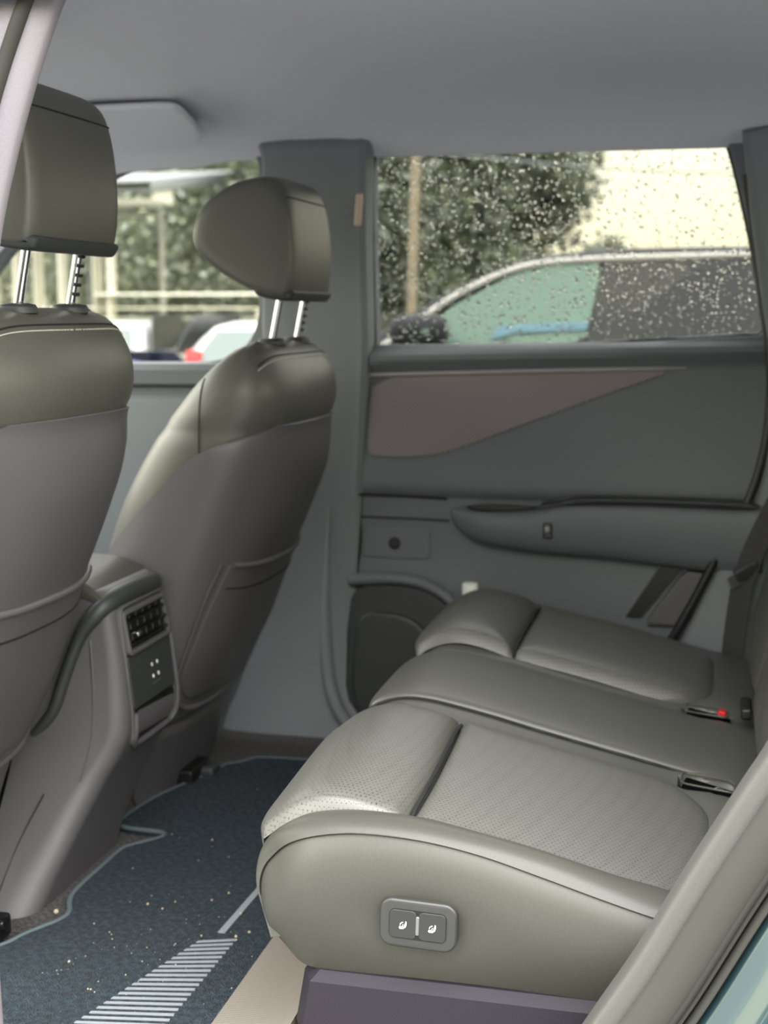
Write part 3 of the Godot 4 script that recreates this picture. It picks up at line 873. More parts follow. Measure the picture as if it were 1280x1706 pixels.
	# black blocks filling the buckle sockets, their shade put into colour
	for s in SOCKETS: obj("socket_shade", moved(block(Vector3(s[2] * 2 + 0.003, 0.026, s[3] * 2 + 0.003), 0.004), Vector3(s[0], top_y(s[0], s[1]) - 0.0215, s[1]), Vector3(0, -0.12, -0.2)), M.pit, b)
	for s in SOCKETS:
		var ring := PackedVector3Array()
		for q in rrect(s[2], s[3], 0.009, 4):
			var x: float = s[0] + q.x
			var z: float = s[1] + q.y + 0.12 * q.x
			ring.append(Vector3(x, top_y(x, z) - 0.006 + 0.010 * exp(-pow((x - 0.03) / 0.05, 2)), z))
		obj("socket_rim", tube(ring, 0.0016, 6, true), M.leather, b, 60)
	obj("anchor_slot", moved(block(Vector3(0.018, 0.02, 0.075), 0.005), Vector3(0.064, 0.262, -0.150)), M.black, b)
	# plinth
	rows = []
	for q in [[-0.02, -0.455], [0.06, -0.466], [0.124, -0.455], [0.136, -0.445]]:
		var r := PackedVector3Array()
		var w: float = 0.634 if q[0] > 0.13 else 0.642
		for c in [[q[1], -w], [0.17, -w], [0.17, w], [q[1] + 0.015, w], [q[1], w - 0.03]]: r.append(Vector3(c[0], q[0], c[1]))
		rows.append(r)
	m = MB.new(); m.loft(rows)
	obj("plinth", m, M.plinth, b, 20)

	# backrest, only its lower front edge is in view
	var k := thing("bench_backrest", "grey leather rear backrest rising at the right edge of the picture", "backrest", Vector3.ZERO)
	var secs := [["backrest_bolster", 0.40, 0.60, 0.030], ["backrest_cushion", -0.10, 0.40, 0.012], ["backrest_cushion", -0.56, -0.10, 0.012]]
	for s in secs:
		rows = []
		for i in 60:
			var y := lerpf(0.256, 0.88, i / 59.0)
			var r := PackedVector3Array()
			var n := 33
			for j in n:
				var z := lerpf(s[1], s[2], j / float(n - 1))
				var e := minf(z - s[1], s[2] - z)
				var f := s[3] * (1.0 - exp(-e / 0.03)) as float
				var bottom := 0.05 * pow(1.0 - smoothstep(0.0, 0.09, y - 0.24 - (0.06 if s[0] == "backrest_bolster" else 0.0)), 2.0)
				var crease := 0.006 * exp(-pow((y - 0.34 + 0.35 * (z - s[1])) / 0.006, 2)) + 0.005 * exp(-pow((y - 0.40 + 0.3 * (z - s[1])) / 0.007, 2)) if s[0] != "backrest_bolster" else 0.0
				r.append(Vector3(0.066 + (y - 0.25) * 0.25 - f + bottom + crease + 0.012 * exp(-e / 0.008), y, z))
			r.append(Vector3(0.30 + (y - 0.25) * 0.25, y, s[2]))
			r.append(Vector3(0.30 + (y - 0.25) * 0.25, y, s[1]))
			rows.append(r)
		m = MB.new(); m.loft(rows)
		obj(s[0], m, M.leather, k, 50)
	var tg := obj("care_tag", moved(block(Vector3(0.003, 0.024, 0.034), 0.001), Vector3(0.084, 0.322, -0.20), Vector3(0.5, 0, -0.2)), M.tagmat, k)
	tag(tg, "small dark green tag with white outline")
	obj("tag_border", tube(PackedVector3Array([Vector3(0.0825, 0.318, -0.190), Vector3(0.0815, 0.313, -0.206), Vector3(0.083, 0.325, -0.213), Vector3(0.084, 0.331, -0.196)]), 0.0012, 5, true), M.white, tg, 60)

# ------------------------------------------------------------------ front seats
# y, rear x, front x, half width
var SEAT := [[-0.90, -0.225, -0.44, 0.235], [-0.80, -0.20, -0.43, 0.24], [-0.70, -0.165, -0.41, 0.243], [-0.55, -0.090, -0.36, 0.245], [-0.47, -0.060, -0.335, 0.246], [-0.40, -0.036, -0.31, 0.247], [-0.355, -0.018, -0.295, 0.248], [-0.288, 0.008, -0.27, 0.248], [-0.222, 0.032, -0.235, 0.248], [-0.175, 0.044, -0.205, 0.247], [-0.145, 0.056, -0.185, 0.246], [-0.11, 0.066, -0.155, 0.243], [-0.08, 0.066, -0.13, 0.238], [-0.05, 0.058, -0.10, 0.226], [-0.025, 0.043, -0.07, 0.208], [-0.008, 0.026, -0.045, 0.182], [0.0, 0.006, -0.02, 0.15]]

func seat_point(y: float, a: float, off: float) -> Vector3:
	var xr := lerp_tab(SEAT, y, 1) + off; var xf := lerp_tab(SEAT, y, 2) - off; var w := lerp_tab(SEAT, y, 3) + off
	var hx := (xr - xf) / 2
	var c := cos(a); var s := sin(a)
	var px := pow(absf(c), 0.62) * signf(c); var pz := pow(absf(s), 0.62) * signf(s)
	var sag := 0.012 * pow(absf(pz), 2.5)
	return Vector3((xr + xf) / 2 + hx * px - (sag if px > 0 else -2.0 * sag * 0.0), y, w * pz)

func shell_point(y: float, a: float, off: float) -> Vector3:     # the hard back stands prouder in its middle
	var p := seat_point(y, a, off)
	p.x += 0.020 * smoothstep(-0.142, -0.25, y) * (1.0 - 0.75 * smoothstep(-0.27, -0.52, y)) * maxf(0.0, 1.0 - pow(p.z / 0.20, 2)) * (1.0 if cos(a) > 0.0 else 0.0)
	return p

func angle_at(y: float, x: float, off: float) -> float:
	var lo := 0.0; var hi := PI
	for i in 30:
		var mid := (lo + hi) / 2
		if seat_point(y, mid, off).x > x: lo = mid
		else: hi = mid
	return lo

func make_seat() -> Node3D:
	var t := thing("front_seat", "x", "car seat")
	var rows := []
	var ys := [-0.90, -0.86, -0.8, -0.7, -0.62, -0.55, -0.5, -0.45, -0.4, -0.36, -0.32, -0.28, -0.25, -0.22, -0.20, -0.18, -0.165, -0.155, -0.145, -0.13, -0.115, -0.1, -0.085, -0.07, -0.055, -0.042, -0.03, -0.02, -0.012, -0.006, -0.001, 0.002]
	for y in ys:
		var r := PackedVector3Array()
		for k in 96: r.append(seat_point(minf(y, 0.0), TAU * k / 96.0, -0.006 if y > 0.001 else (-0.004 * exp(-pow((y + 0.150) / 0.012, 2)))) + Vector3(0, maxf(0, y), 0))
		rows.append(r)
	var m := MB.new(); m.loft(rows)
	obj("backrest", m, M.seatleather, t, 60)
	# hard rear shell wrapped round the back
	rows = []
	var bt := [[-0.70, -0.395], [-0.45, -0.315], [-0.384, -0.268], [-0.29, -0.187], [-0.19, -0.085], [-0.165, -0.03], [-0.152, 0.012], [-0.146, 0.03], [-0.142, 0.036]]
	var sy := [-0.142, -0.1415, -0.143, -0.147, -0.153, -0.162, -0.175, -0.19, -0.21, -0.235, -0.26, -0.29, -0.32, -0.355, -0.39, -0.43, -0.48, -0.53, -0.58, -0.63, -0.665, -0.685, -0.695, -0.699, -0.699]
	for i in sy.size():
		var y: float = sy[i]
		var off := 0.002 + 0.009 * smoothstep(-0.143, -0.19, y)
		if i == 0 or i == sy.size() - 1: off = -0.004
		elif i == 1 or i == sy.size() - 2: off = 0.0
		elif i == sy.size() - 3: off = 0.005
		var ab := angle_at(y, lerp_tab(bt, y, 1), 0.0)
		var r := PackedVector3Array()
		r.append(seat_point(y, -ab, -0.004))
		r.append(seat_point(y, -ab * 0.999, off * 0.5))
		for k in 61: r.append(shell_point(y, lerpf(-ab * 0.995, ab * 0.995, k / 60.0), off))
		r.append(seat_point(y, ab * 0.999, off * 0.5))
		r.append(seat_point(y, ab, -0.004))
		rows.append(r)
	m = MB.new(); m.grid(rows)
	var sh := obj("back_shell", m, M.seatplastic, t, 50, Vector3(1, 0, 0))
	# map pocket: panel, rolled top, raised rim
	rows = []
	for i in 30:
		var y := lerpf(-0.66, -0.385, i / 29.0)
		var a0 := lerp_tab([[-0.66, 0.35], [-0.64, 0.62], [-0.60, 0.80], [-0.52, 0.84], [-0.385, 0.70]], y, 1)
		var r := PackedVector3Array()
		for k in 41:
			var a := lerpf(-a0, a0, k / 40.0)
			r.append(shell_point(y - 0.016 * cos(a * 1.9) * smoothstep(-0.5, -0.385, y), a, 0.0145 if k > 0 and k < 40 and i > 0 else 0.007))
		rows.append(r)
	m = MB.new(); m.grid(rows)
	var pk := obj("map_pocket", m, M.seatplastic, t, 50, Vector3(1, 0, 0))
	var topp := PackedVector3Array(); var rim := PackedVector3Array(); var hem := PackedVector3Array()
	for k in 41:
		var a := lerpf(-0.64, 0.64, k / 40.0)
		topp.append(shell_point(-0.385 - 0.016 * cos(a * 1.9), a, 0.014))
		hem.append(shell_point(-0.428 - 0.016 * cos(a * 1.9), a, 0.0150))
	for q in [[-0.385, 0.80], [-0.45, 0.87], [-0.52, 0.90], [-0.58, 0.88], [-0.62, 0.80], [-0.655, 0.62], [-0.672, 0.35], [-0.676, 0.0], [-0.672, -0.35], [-0.655, -0.62], [-0.62, -0.80], [-0.58, -0.88], [-0.52, -0.90], [-0.45, -0.87], [-0.385, -0.80]]:
		rim.append(shell_point(q[0], q[1], 0.012))
	obj("pocket_roll", tube(topp, 0.006, 8), M.seatplastic, pk, 60)
	obj("pocket_hem", tube(hem, 0.0016, 5), M.seam, pk, 60)
	obj("pocket_rim", tube(spline(Array(rim), 4), 0.006, 8, false, 0.7, Vector3(1, 0.3, 0)), M.seatplastic, pk, 60)
	# lower closing panel under the shell
	rows = []
	for i in 14:
		var y := lerpf(-0.885, -0.70, i / 13.0)
		var a0 := lerp_tab([[-0.885, 0.45], [-0.86, 0.78], [-0.8, 0.98], [-0.70, 1.05]], y, 1)
		var r := PackedVector3Array()
		for k in 31: r.append(seat_point(y, lerpf(-a0, a0, k / 30.0), 0.008 if k > 0 and k < 30 and i > 0 and i < 13 else -0.004))
		rows.append(r)
	m = MB.new(); m.grid(rows)
	obj("lower_panel", m, M.seatplastic, t, 50, Vector3(1, 0, 0))
	# seams: side seams and stitching along the rear of the shoulder
	for s in [-1, 1]:
		var pts := PackedVector3Array()
		for i in 14:
			var y := lerpf(-0.20, -0.06, i / 13.0)
			pts.append(seat_point(y, s * angle_at(y, -0.080, 0.0), 0.0002))
		obj("side_seam", tube(pts, 0.0016, 5), M.seam, t, 60)
	var line := PackedVector3Array(); var st := MB.new()
	for k in 61:
		var a := lerpf(-1.12, 1.12, k / 60.0)
		line.append(seat_point(-0.020 - 0.012 * pow(a, 4), a, 0.0003))
	obj("shoulder_seam", tube(line, 0.0014, 5), M.seam, t, 60)
	for k in 110:
		var a := lerpf(-1.1, 1.1, k / 109.0)
		var p := seat_point(-0.027 - 0.012 * pow(a, 4), a, 0.0006); var q := seat_point(-0.027 - 0.012 * pow(a + 0.012, 4), a + 0.012, 0.0006)
		st.add(tube(PackedVector3Array([p, q]), 0.0009, 4))
	tag(obj("stitching", st, M.thread, t, 20), "", "", "", "stuff")
	# headrest
	var hp := round_poly([Vector2(-0.142, 0.180), Vector2(-0.124, 0.236), Vector2(-0.076, 0.276), Vector2(-0.012, 0.293), Vector2(0.030, 0.290), Vector2(0.050, 0.252), Vector2(0.060, 0.17), Vector2(0.056, 0.10), Vector2(0.044, 0.072), Vector2(-0.010, 0.082), Vector2(-0.07, 0.112), Vector2(-0.118, 0.146)], 2)
	rows = []
	var ctr := Vector2(-0.03, 0.18)
	for z in [[-0.134, 0.70, 0.6], [-0.133, 0.83, 0.8], [-0.129, 0.91, 0.91], [-0.120, 0.958, 0.96], [-0.104, 0.985, 0.985], [-0.08, 0.995, 0.997], [-0.04, 1.0, 1.0], [0.0, 1.0, 1.0], [0.04, 1.0, 1.0], [0.08, 0.995, 0.997], [0.104, 0.985, 0.985], [0.120, 0.958, 0.96], [0.129, 0.91, 0.91], [0.133, 0.83, 0.8], [0.134, 0.70, 0.6]]:
		var r := PackedVector3Array()
		for q in hp: r.append(Vector3(ctr.x + (q.x - ctr.x) * z[1] + 0.0, ctr.y + (q.y - ctr.y) * z[2], z[0]))
		rows.append(r)
	m = MB.new(); m.loft(rows)
	var hr := obj("headrest", m, M.seatleather, t, 70)
	var pl := round_poly([Vector2(-0.02, 0.082), Vector2(0.042, 0.071), Vector2(0.052, 0.078), Vector2(0.0575, 0.094), Vector2(-0.02, 0.102)], 2)
	obj("headrest_base", slab(pl, -0.127, 0.127, 0.010, true), M.darkplastic, hr, 40)
	var sl := PackedVector3Array()
	for k in 21: sl.append(Vector3(0.0475 - 0.004 * pow((k - 10) / 10.0, 4), 0.252, lerpf(-0.121, 0.121, k / 20.0)))
	obj("headrest_seam", tube(sl, 0.0015, 5), M.seam, hr, 60)
	for s in [-1, 1]:
		var ps := obj("headrest_post", tube(PackedVector3Array([Vector3(-0.008, -0.03, s * 0.075), Vector3(0.018, 0.10, s * 0.075)]), 0.0063, 12), M.chrome, t, 60)
		obj("post_collar", moved(lathe([[0.026, -0.006], [0.026, 0.001], [0.023, 0.005], [0.013, 0.007], [0.009, 0.007]], 20), Vector3(-0.002, 0.001, s * 0.075)), M.darkplastic, t, 50)
		if s < 0:
			for k in 5:
				obj("post_notch", moved(block(Vector3(0.006, 0.005, 0.0135), 0.001), Vector3(0.0085 + 0.0026 * k, 0.021 + 0.013 * k, s * 0.075), Vector3(0, 0, -0.2)), M.black, ps)
	# cushion and pedestal, mostly out of sight
	obj("seat_cushion", moved(block(Vector3(0.52, 0.16, 0.52), 0.06, 5), Vector3(-0.58, -0.58, 0)), M.seatleather, t)
	obj("seat_base", moved(block(Vector3(0.50, 0.12, 0.46), 0.03), Vector3(-0.54, -0.70, 0)), M.darkplastic, t)
	for s in [-1, 1]:
		obj("seat_rail", moved(block(Vector3(0.58, 0.05, 0.05), 0.008), Vector3(-0.62, -0.80, s * 0.19)), M.black, t)
	return t

func front_seats():
	var a := make_seat()
	a.position = Vector3(-0.782, 0.845, -0.37)
	tag(a, "far front passenger seat with rounded headrest beside the centre pillar", "car seat", "front seats")
	var b: Node3D = a.duplicate()
	b.name = numbered("front_seat")
	add_child(b)
	b.position = Vector3(-0.887, 0.903, 0.37)
	tag(b, "near driver's seat at the left edge, seen from behind, with grey back shell", "car seat", "front seats")

# ------------------------------------------------------------------ centre console
func console():
	var c := thing("centre_console", "grey centre console end with air vent, sockets and open tray", "console", Vector3.ZERO)
	# y, rear x, right half width, left half width, corner radius
	var tab := [[-0.02, -0.985, 0.05, 0.315, 0.05], [0.03, -0.975, 0.06, 0.27, 0.05], [0.09, -0.958, 0.085, 0.21, 0.045], [0.15, -0.935, 0.102, 0.165, 0.04], [0.19, -0.915, 0.108, 0.143, 0.034], [0.23, -0.903, 0.108, 0.130, 0.028], [0.32, -0.910, 0.106, 0.116, 0.024], [0.40, -0.922, 0.104, 0.110, 0.022], [0.445, -0.932, 0.102, 0.106, 0.02], [0.458, -0.945, 0.098, 0.102, 0.02]]
	var rows := []
	for i in 60:
		var y := lerpf(-0.02, 0.458, i / 59.0)
		var xr := lerp_tab(tab, y, 1); var wr := lerp_tab(tab, y, 2); var wl := lerp_tab(tab, y, 3); var rad := lerp_tab(tab, y, 4)
		var r := PackedVector3Array()
		r.append(Vector3(-1.7, y, -wr)); r.append(Vector3(-1.3, y, -wr))
		for k in 9:
			var a := -PI / 2 + PI / 2 * k / 8.0
			r.append(Vector3(xr - rad + rad * cos(a), y, -wr + rad + rad * sin(a)))
		for k in 9:
			var a := PI / 2 * k / 8.0
			r.append(Vector3(xr - rad + rad * cos(a), y, wl - rad + rad * sin(a)))
		r.append(Vector3(-1.09, y, wl)); r.append(Vector3(-1.11, y, minf(wl, 0.112))); r.append(Vector3(-1.7, y, minf(wl, 0.112)))
		rows.append(r)
	var m := MB.new(); m.loft(rows)
	obj("console_body", m, M.plastic, c, 50)
	# the rear face carries everything below in its own axes: u across (towards the far side), v up, w out
	var face := func(mb: MB) -> MB:
		var o := MB.new()
		for p in mb.v:
			var y := 0.325 + p.y
			o.v.append(Vector3(lerp_tab(tab, y, 1) + p.z, y, -p.x))
		o.ix = mb.ix
		return o
	var bezel_out := rrect(0.092, 0.118, 0.022, 6); var bezel_in := rrect(0.086, 0.112, 0.018, 6)
	var plate := MB.new()
	plate.add(ring_plate(bezel_out, bezel_in, -0.004, 0.007, 0.002), Transform3D(Basis(), Vector3(0, -0.012, 0)))
	obj("bezel", face.call(plate), M.plastic, c, 50)
	obj("face_panel", face.call(moved(slab(rrect(0.086, 0.043, 0.004), -0.002, 0.004, 0.001), Vector3(0, -0.021, 0))), M.darkplastic, c)
	# vent
	var vent := obj("air_vent", face.call(moved(slab(rrect(0.083, 0.034, 0.008), -0.002, 0.0025), Vector3(0, 0.060, 0))), M.black, c)
	var vb := MB.new(); vb.add(ring_plate(rrect(0.086, 0.037, 0.010), rrect(0.078, 0.029, 0.007), -0.002, 0.010, 0.002), Transform3D(Basis(), Vector3(0, 0.060, 0)))
	obj("vent_frame", face.call(vb), M.plastic, vent, 50)
	for k in 3: obj("vent_slat", face.call(moved(block(Vector3(0.152, 0.0035, 0.010), 0.001), Vector3(0, 0.042 + k * 0.018, 0.0065), Vector3(0.35, 0, 0))), M.gloss, vent)
	for k in 5: obj("vent_fin", face.call(moved(block(Vector3(0.0025, 0.05, 0.004), 0.0008), Vector3(-0.056 + k * 0.028, 0.060, 0.003))), M.darkplastic, vent)
	obj("vent_tab", face.call(moved(block(Vector3(0.016, 0.007, 0.010), 0.002), Vector3(-0.052, 0.055, 0.012))), M.chrome, vent)
	# four round contacts of the sockets
	for k in 4: obj("socket_light", face.call(moved(slab(rrect(0.0022, 0.003, 0.002, 4), 0, 0.0012), Vector3(0.0 + 0.022 * (k % 2), -0.030 + 0.020 * (k / 2), 0.0035))), M.white, c)
	obj("socket_line", face.call(moved(block(Vector3(0.034, 0.0016, 0.001), 0.0004), Vector3(0.009, -0.041, 0.0042))), M.satin, c)
	# tray: flat black plate painted as the shade of a hollow, bright front lip
	obj("tray", face.call(moved(slab(rrect(0.086, 0.029, 0.016), -0.001, 0.0008), Vector3(0, -0.095, 0))), M.black, c)
	var lip := PackedVector3Array()
	for q in [[-0.088, -0.070], [-0.088, -0.105], [-0.080, -0.122], [-0.060, -0.129], [0.060, -0.129], [0.080, -0.122], [0.088, -0.105], [0.088, -0.02], [0.088, 0.06]]: lip.append(Vector3(q[0], q[1], 0.006))
	var lm := MB.new(); lm.add(tube(spline(Array(lip), 5), 0.0045, 8))
	obj("tray_lip", face.call(lm), M.seatplastic, c, 60)
	# crease lines down the flank
	obj("flank_seam", tube(spline([Vector3(-0.962, 0.38, 0.113), Vector3(-0.955, 0.30, 0.121), Vector3(-0.955, 0.22, 0.133), Vector3(-0.963, 0.16, 0.160)], 6), 0.0016, 5), M.satin, c, 60)
	obj("flank_seam", tube(spline([Vector3(-1.02, 0.14, 0.176), Vector3(-1.04, 0.08, 0.219), Vector3(-1.045, 0.02, 0.28), Vector3(-1.045, -0.01, 0.308)], 6), 0.0016, 5), M.seam, c, 60)
	# padded lid with its dark rim that runs down both flanks
	rows = []
	for i in 24:
		var t := i / 23.0
		var x := lerpf(-0.938, -1.35, t)
		var y := 0.455 + 0.014 * sin(minf(1.0, t * 4.0) * PI / 2) - 0.012 * (1.0 - minf(1.0, t * 8.0))
		var r := PackedVector3Array()
		for q in rrect(0.108, 0.018, 0.014, 5): r.append(Vector3(x, y + q.y * (0.55 + 0.45 * minf(1.0, t * 8.0)) - 0.006, q.x))
		rows.append(r)
	m = MB.new(); m.loft(rows)
	obj("armrest_lid", m, M.leather, c, 50)
	var pth := spline([Vector3(-1.30, 0.44, -0.106), Vector3(-1.0, 0.438, -0.106), Vector3(-0.955, 0.436, -0.103), Vector3(-0.938, 0.437, -0.085), Vector3(-0.934, 0.440, -0.04), Vector3(-0.934, 0.442, 0.04), Vector3(-0.938, 0.438, 0.085), Vector3(-0.952, 0.422, 0.108), Vector3(-0.972, 0.395, 0.116), Vector3(-0.988, 0.36, 0.120), Vector3(-1.005, 0.315, 0.123), Vector3(-1.025, 0.26, 0.126), Vector3(-1.06, 0.22, 0.124)], 5)
	obj("lid_rim", tube(pth, PackedFloat32Array(Array(range(pth.size())).map(func(i): return 0.017 - 0.007 * smoothstep(30, 45, i))), 10), M.darkplastic, c, 60)

# ------------------------------------------------------------------ floor
func floor_things():
	var front := [Vector2(-1.05, 0.62), Vector2(-1.0, 0.45), Vector2(-0.965, 0.40), Vector2(-0.960, 0.375), Vector2(-0.945, 0.345), Vector2(-0.928, 0.315), Vector2(-0.925, 0.285), Vector2(-0.945, 0.25), Vector2(-0.955, 0.215), Vector2(-0.955, 0.12), Vector2(-0.955, 0.045), Vector2(-0.952, 0.025), Vector2(-0.918, -0.015), Vector2(-0.905, -0.035), Vector2(-0.915, -0.055), Vector2(-0.98, -0.055), Vector2(-1.015, -0.07), Vector2(-1.005, -0.18), Vector2(-0.985, -0.26), Vector2(-0.955, -0.34), Vector2(-0.942, -0.375), Vector2(-0.938, -0.40), Vector2(-0.935, -0.425), Vector2(-0.91, -0.44), Vector2(-0.895, -0.47), Vector2(-0.88, -0.482), Vector2(-0.70, -0.492)]
	var pts: Array = front.duplicate()
	pts.append_array([Vector2(-0.578, -0.49), Vector2(-0.574, 0.0), Vector2(-0.574, 0.3), Vector2(-0.585, 0.55), Vector2(-0.60, 0.64)])
	var flat := round_poly(pts, 2)
	var mt := thing("floor_mat", "dark blue carpet floor mat with white striped patch and pale bound edge", "floor mat")
	var lay := Transform3D(Basis(Vector3(1, 0, 0), Vector3(0, 0, 1), Vector3(0, 1, 0)), Vector3.ZERO)
	var s := MB.new()
	s.add(slab(flat, -0.012, 0.001, 0.003), lay)
	obj("carpet", s, M.carpet, mt, 30)
	var edge := PackedVector3Array()
	for q in flat:
		if q.x < -0.62: edge.append(Vector3(q.x, -0.001, q.y))
	var lo := 0
	for i in edge.size():
		if edge[i].distance_to(edge[(i + 1) % edge.size()]) > 0.3: lo = i + 1
	var ed := PackedVector3Array()
	for i in edge.size(): ed.append(edge[(lo + i) % edge.size()])
	obj("binding", tube(ed, 0.0045, 6), M.binding, mt, 60)
	# white woven stripes and the line above them
	for k in 19:
		var t := k / 16.5
		var z := 0.336 + 0.0139 * k
		var xl := lerpf(-0.701, -0.764, t); var xr := lerpf(-0.649, -0.655, t)
		var mb := MB.new()
		mb.add(slab(PackedVector2Array([Vector2(xl, z - 0.0026), Vector2(xr, z - 0.019 - 0.0026), Vector2(xr + 0.001, z - 0.019 + 0.0026), Vector2(xl - 0.001, z + 0.0026)]), 0.0, 0.0022), lay)
		obj("white_stripe", mb, M.stripe, mt, 30)
	var ln := MB.new()
	ln.add(slab(PackedVector2Array([Vector2(-0.683, 0.300), Vector2(-0.672, 0.300), Vector2(-0.667, 0.10), Vector2(-0.677, 0.10)]), 0.0, 0.0022), lay)
	obj("white_line", ln, M.stripe, mt, 30)
	# crumbs
	var cm := MB.new()
	for k in 90:
		var z := rng.randf_range(-0.3, 0.52)
		var x := rng.randf_range(-0.92, -0.6)
		if k < 60:
			x = rng.randfn(-0.77, 0.06); z = rng.randfn(0.36, 0.10)
		if x < -0.9 or x > -0.6: continue
		var r := rng.randf_range(0.0005, 0.0011) * (2.0 if rng.randf() < 0.12 else 1.0)
		cm.add(lathe([[r * 0.4, -r], [r, -r * 0.3], [r * 0.9, r * 0.4], [r * 0.3, r]], 5), Transform3D(Basis.from_euler(Vector3(rng.randf() * 6, rng.randf() * 6, 0)), Vector3(x, 0.0015 + r * 0.5, z)))
	cm.add(lathe([[0.002, -0.003], [0.004, 0], [0.003, 0.003], [0.001, 0.004]], 6), Transform3D(Basis(), Vector3(-0.947, 0.0, 0.288)))
	tag(obj("crumbs", cm, M.crumb, null, 40), "tiny pale crumbs strewn over the blue floor mat", "crumbs", "", "stuff")
	# ends of the seat runners that show beyond the console
	var e := thing("seat_runner", "black seat runner end on the floor under the far front seat", "seat rail", Vector3(-1.02, 0, -0.335))
	obj("runner", moved(block(Vector3(0.15, 0.03, 0.10), 0.006), Vector3(-0.01, 0.010, -0.01)), M.black, e)
	obj("runner_cap", moved(block(Vector3(0.03, 0.022, 0.05), 0.008), Vector3(0.075, 0.008, -0.03)), M.darkplastic, e)
	var e2 := thing("seat_runner", "black seat runner end with bolt at the lower left corner", "seat rail", Vector3(-0.995, 0, 0.385))
	obj("runner", moved(block(Vector3(0.09, 0.034, 0.05), 0.006), Vector3(-0.03, 0.012, 0)), M.black, e2)
	obj("bolt", moved(lathe([[0.011, -0.012], [0.012, 0.0], [0.010, 0.008], [0.004, 0.010]], 10), Vector3(0.012, 0.018, 0.0), Vector3(0, 0, -1.2)), M.gloss, e2)

# ------------------------------------------------------------------ small things
func small_things():
	# far safety belt: webbing with tongue hanging beside the backrest
	var sb := thing("seat_belt", "dark seat belt webbing with latch tongue beside the far backrest", "seat belt")
	var pth := spline([Vector3(0.16, 0.62, -0.635), Vector3(0.105, 0.50, -0.63), Vector3(0.078, 0.435, -0.62), Vector3(0.062, 0.38, -0.61), Vector3(0.052, 0.30, -0.60), Vector3(0.046, 0.23, -0.595)], 6)
	obj("webbing", sweep(pth, PackedVector2Array([Vector2(-0.0012, -0.023), Vector2(0.0012, -0.023), Vector2(0.0012, 0.023), Vector2(-0.0012, 0.023)]), Vector3(-0.45, 0.2, 0.85)), M.belt, sb, 30)
	obj("tongue", moved(block(Vector3(0.05, 0.028, 0.014), 0.005), Vector3(0.068, 0.405, -0.606), Vector3(0.2, 0.4, 0.5)), M.darkplastic, sb)
	obj("latch_plate", moved(block(Vector3(0.03, 0.03, 0.003), 0.002), Vector3(0.048, 0.388, -0.600), Vector3(0.2, 0.4, 0.5)), M.satin, sb)
	# buckles in their sockets
	var b1 := thing("seat_belt_buckle", "black seat belt buckle with red button in the far bench socket", "belt buckle", Vector3(0.006, 0.238, -0.152), "belt buckles in the bench")
	obj("buckle_body", moved(block(Vector3(0.05, 0.022, 0.022), 0.005), Vector3.ZERO, Vector3(0, 0, -0.2)), M.pit, b1)
	obj("release_button", moved(block(Vector3(0.013, 0.012, 0.016), 0.003), Vector3(0.020, 0.014, 0.006), Vector3(0, 0, -0.2)), M.red, b1)
	var b2 := thing("seat_belt_buckle", "black seat belt buckle sunk in the near bench socket", "belt buckle", Vector3(0.008, 0.233, 0.203), "belt buckles in the bench")
	obj("buckle_body", moved(block(Vector3(0.055, 0.02, 0.018), 0.005), Vector3.ZERO, Vector3(0, 0.12, -0.2)), M.pit, b2)
	obj("buckle_ring", moved(tube(PackedVector3Array([Vector3(-0.008, 0, 0), Vector3(0, 0.004, 0.003), Vector3(0.008, 0, 0), Vector3(0, -0.002, -0.003)]), 0.001, 5, true), Vector3(0.012, 0.014, 0.010)), M.satin, b2, 60)
	# white-capped bottle standing in the far door pocket
	var bo := thing("bottle", "small bottle with white cap standing in the far door pocket", "bottle", Vector3(-0.478, 0.15, -0.642))
	obj("bottle_body", lathe([[0.026, 0.0], [0.03, 0.004], [0.03, 0.11], [0.026, 0.135], [0.014, 0.155], [0.012, 0.17], [0.012, 0.178]], 20), M.bottle, bo, 40)
	obj("bottle_cap", moved(lathe([[0.0165, 0.168], [0.0165, 0.196], [0.0155, 0.199], [0.008, 0.2]], 20), Vector3.ZERO, Vector3(0.0, 0, 0.0)), M.bottlecap, bo, 40)
	# sun visor folded against the headliner
	var vs := thing("sun_visor", "grey sun visor folded up on the headliner above the front window", "sun visor")
	var vm := slab(round_poly([Vector2(-1.36, 0.03), Vector2(-0.96, 0.03), Vector2(-0.94, 0.0), Vector2(-0.955, -0.20), Vector2(-1.36, -0.22)], 2, 0.2), 0, 0.014, 0.006, true)
	var vv := MB.new()
	vv.add(vm, Transform3D(Basis(Vector3(1, 0.02, 0), Vector3(0, 0.22, 0.975), Vector3(0, 0.975, -0.22)), Vector3(-0.06, 1.293, -0.43)))
	obj("visor_panel", vv, M.headliner, vs, 40)
	# drops clinging to the outside of the far rear pane
	var mm := MultiMesh.new()
	mm.transform_format = MultiMesh.TRANSFORM_3D
	var dm := lathe([[1.0, 0.0], [0.97, 0.18], [0.8, 0.42], [0.5, 0.6], [0.2, 0.66], [0.03, 0.67]], 10)
	mm.mesh = dm.mesh(60)
	var outl := window_outline(false)
	var xs := []
	for k in 3600:
		var p := Vector2(rng.randf_range(-0.71, 0.09), rng.randf_range(0.82, 1.25))
		if not Geometry2D.is_point_in_polygon(p, outl): continue
		var r := rng.randf_range(0.0011, 0.0022) if rng.randf() < 0.75 else rng.randf_range(0.002, 0.0034)
		var bs := Basis(Vector3(r, 0, 0), Vector3(0, 0, -r), Vector3(0, r * rng.randf_range(1.0, 1.3), 0))
		xs.append(Transform3D(bs, Vector3(p.x, p.y, -0.7761)))
	mm.instance_count = xs.size()
	for i in xs.size(): mm.set_instance_transform(i, xs[i])
	var mi := MultiMeshInstance3D.new()
	mi.multimesh = mm
	mi.material_override = M.water
	mi.name = "raindrops"
	add_child(mi)
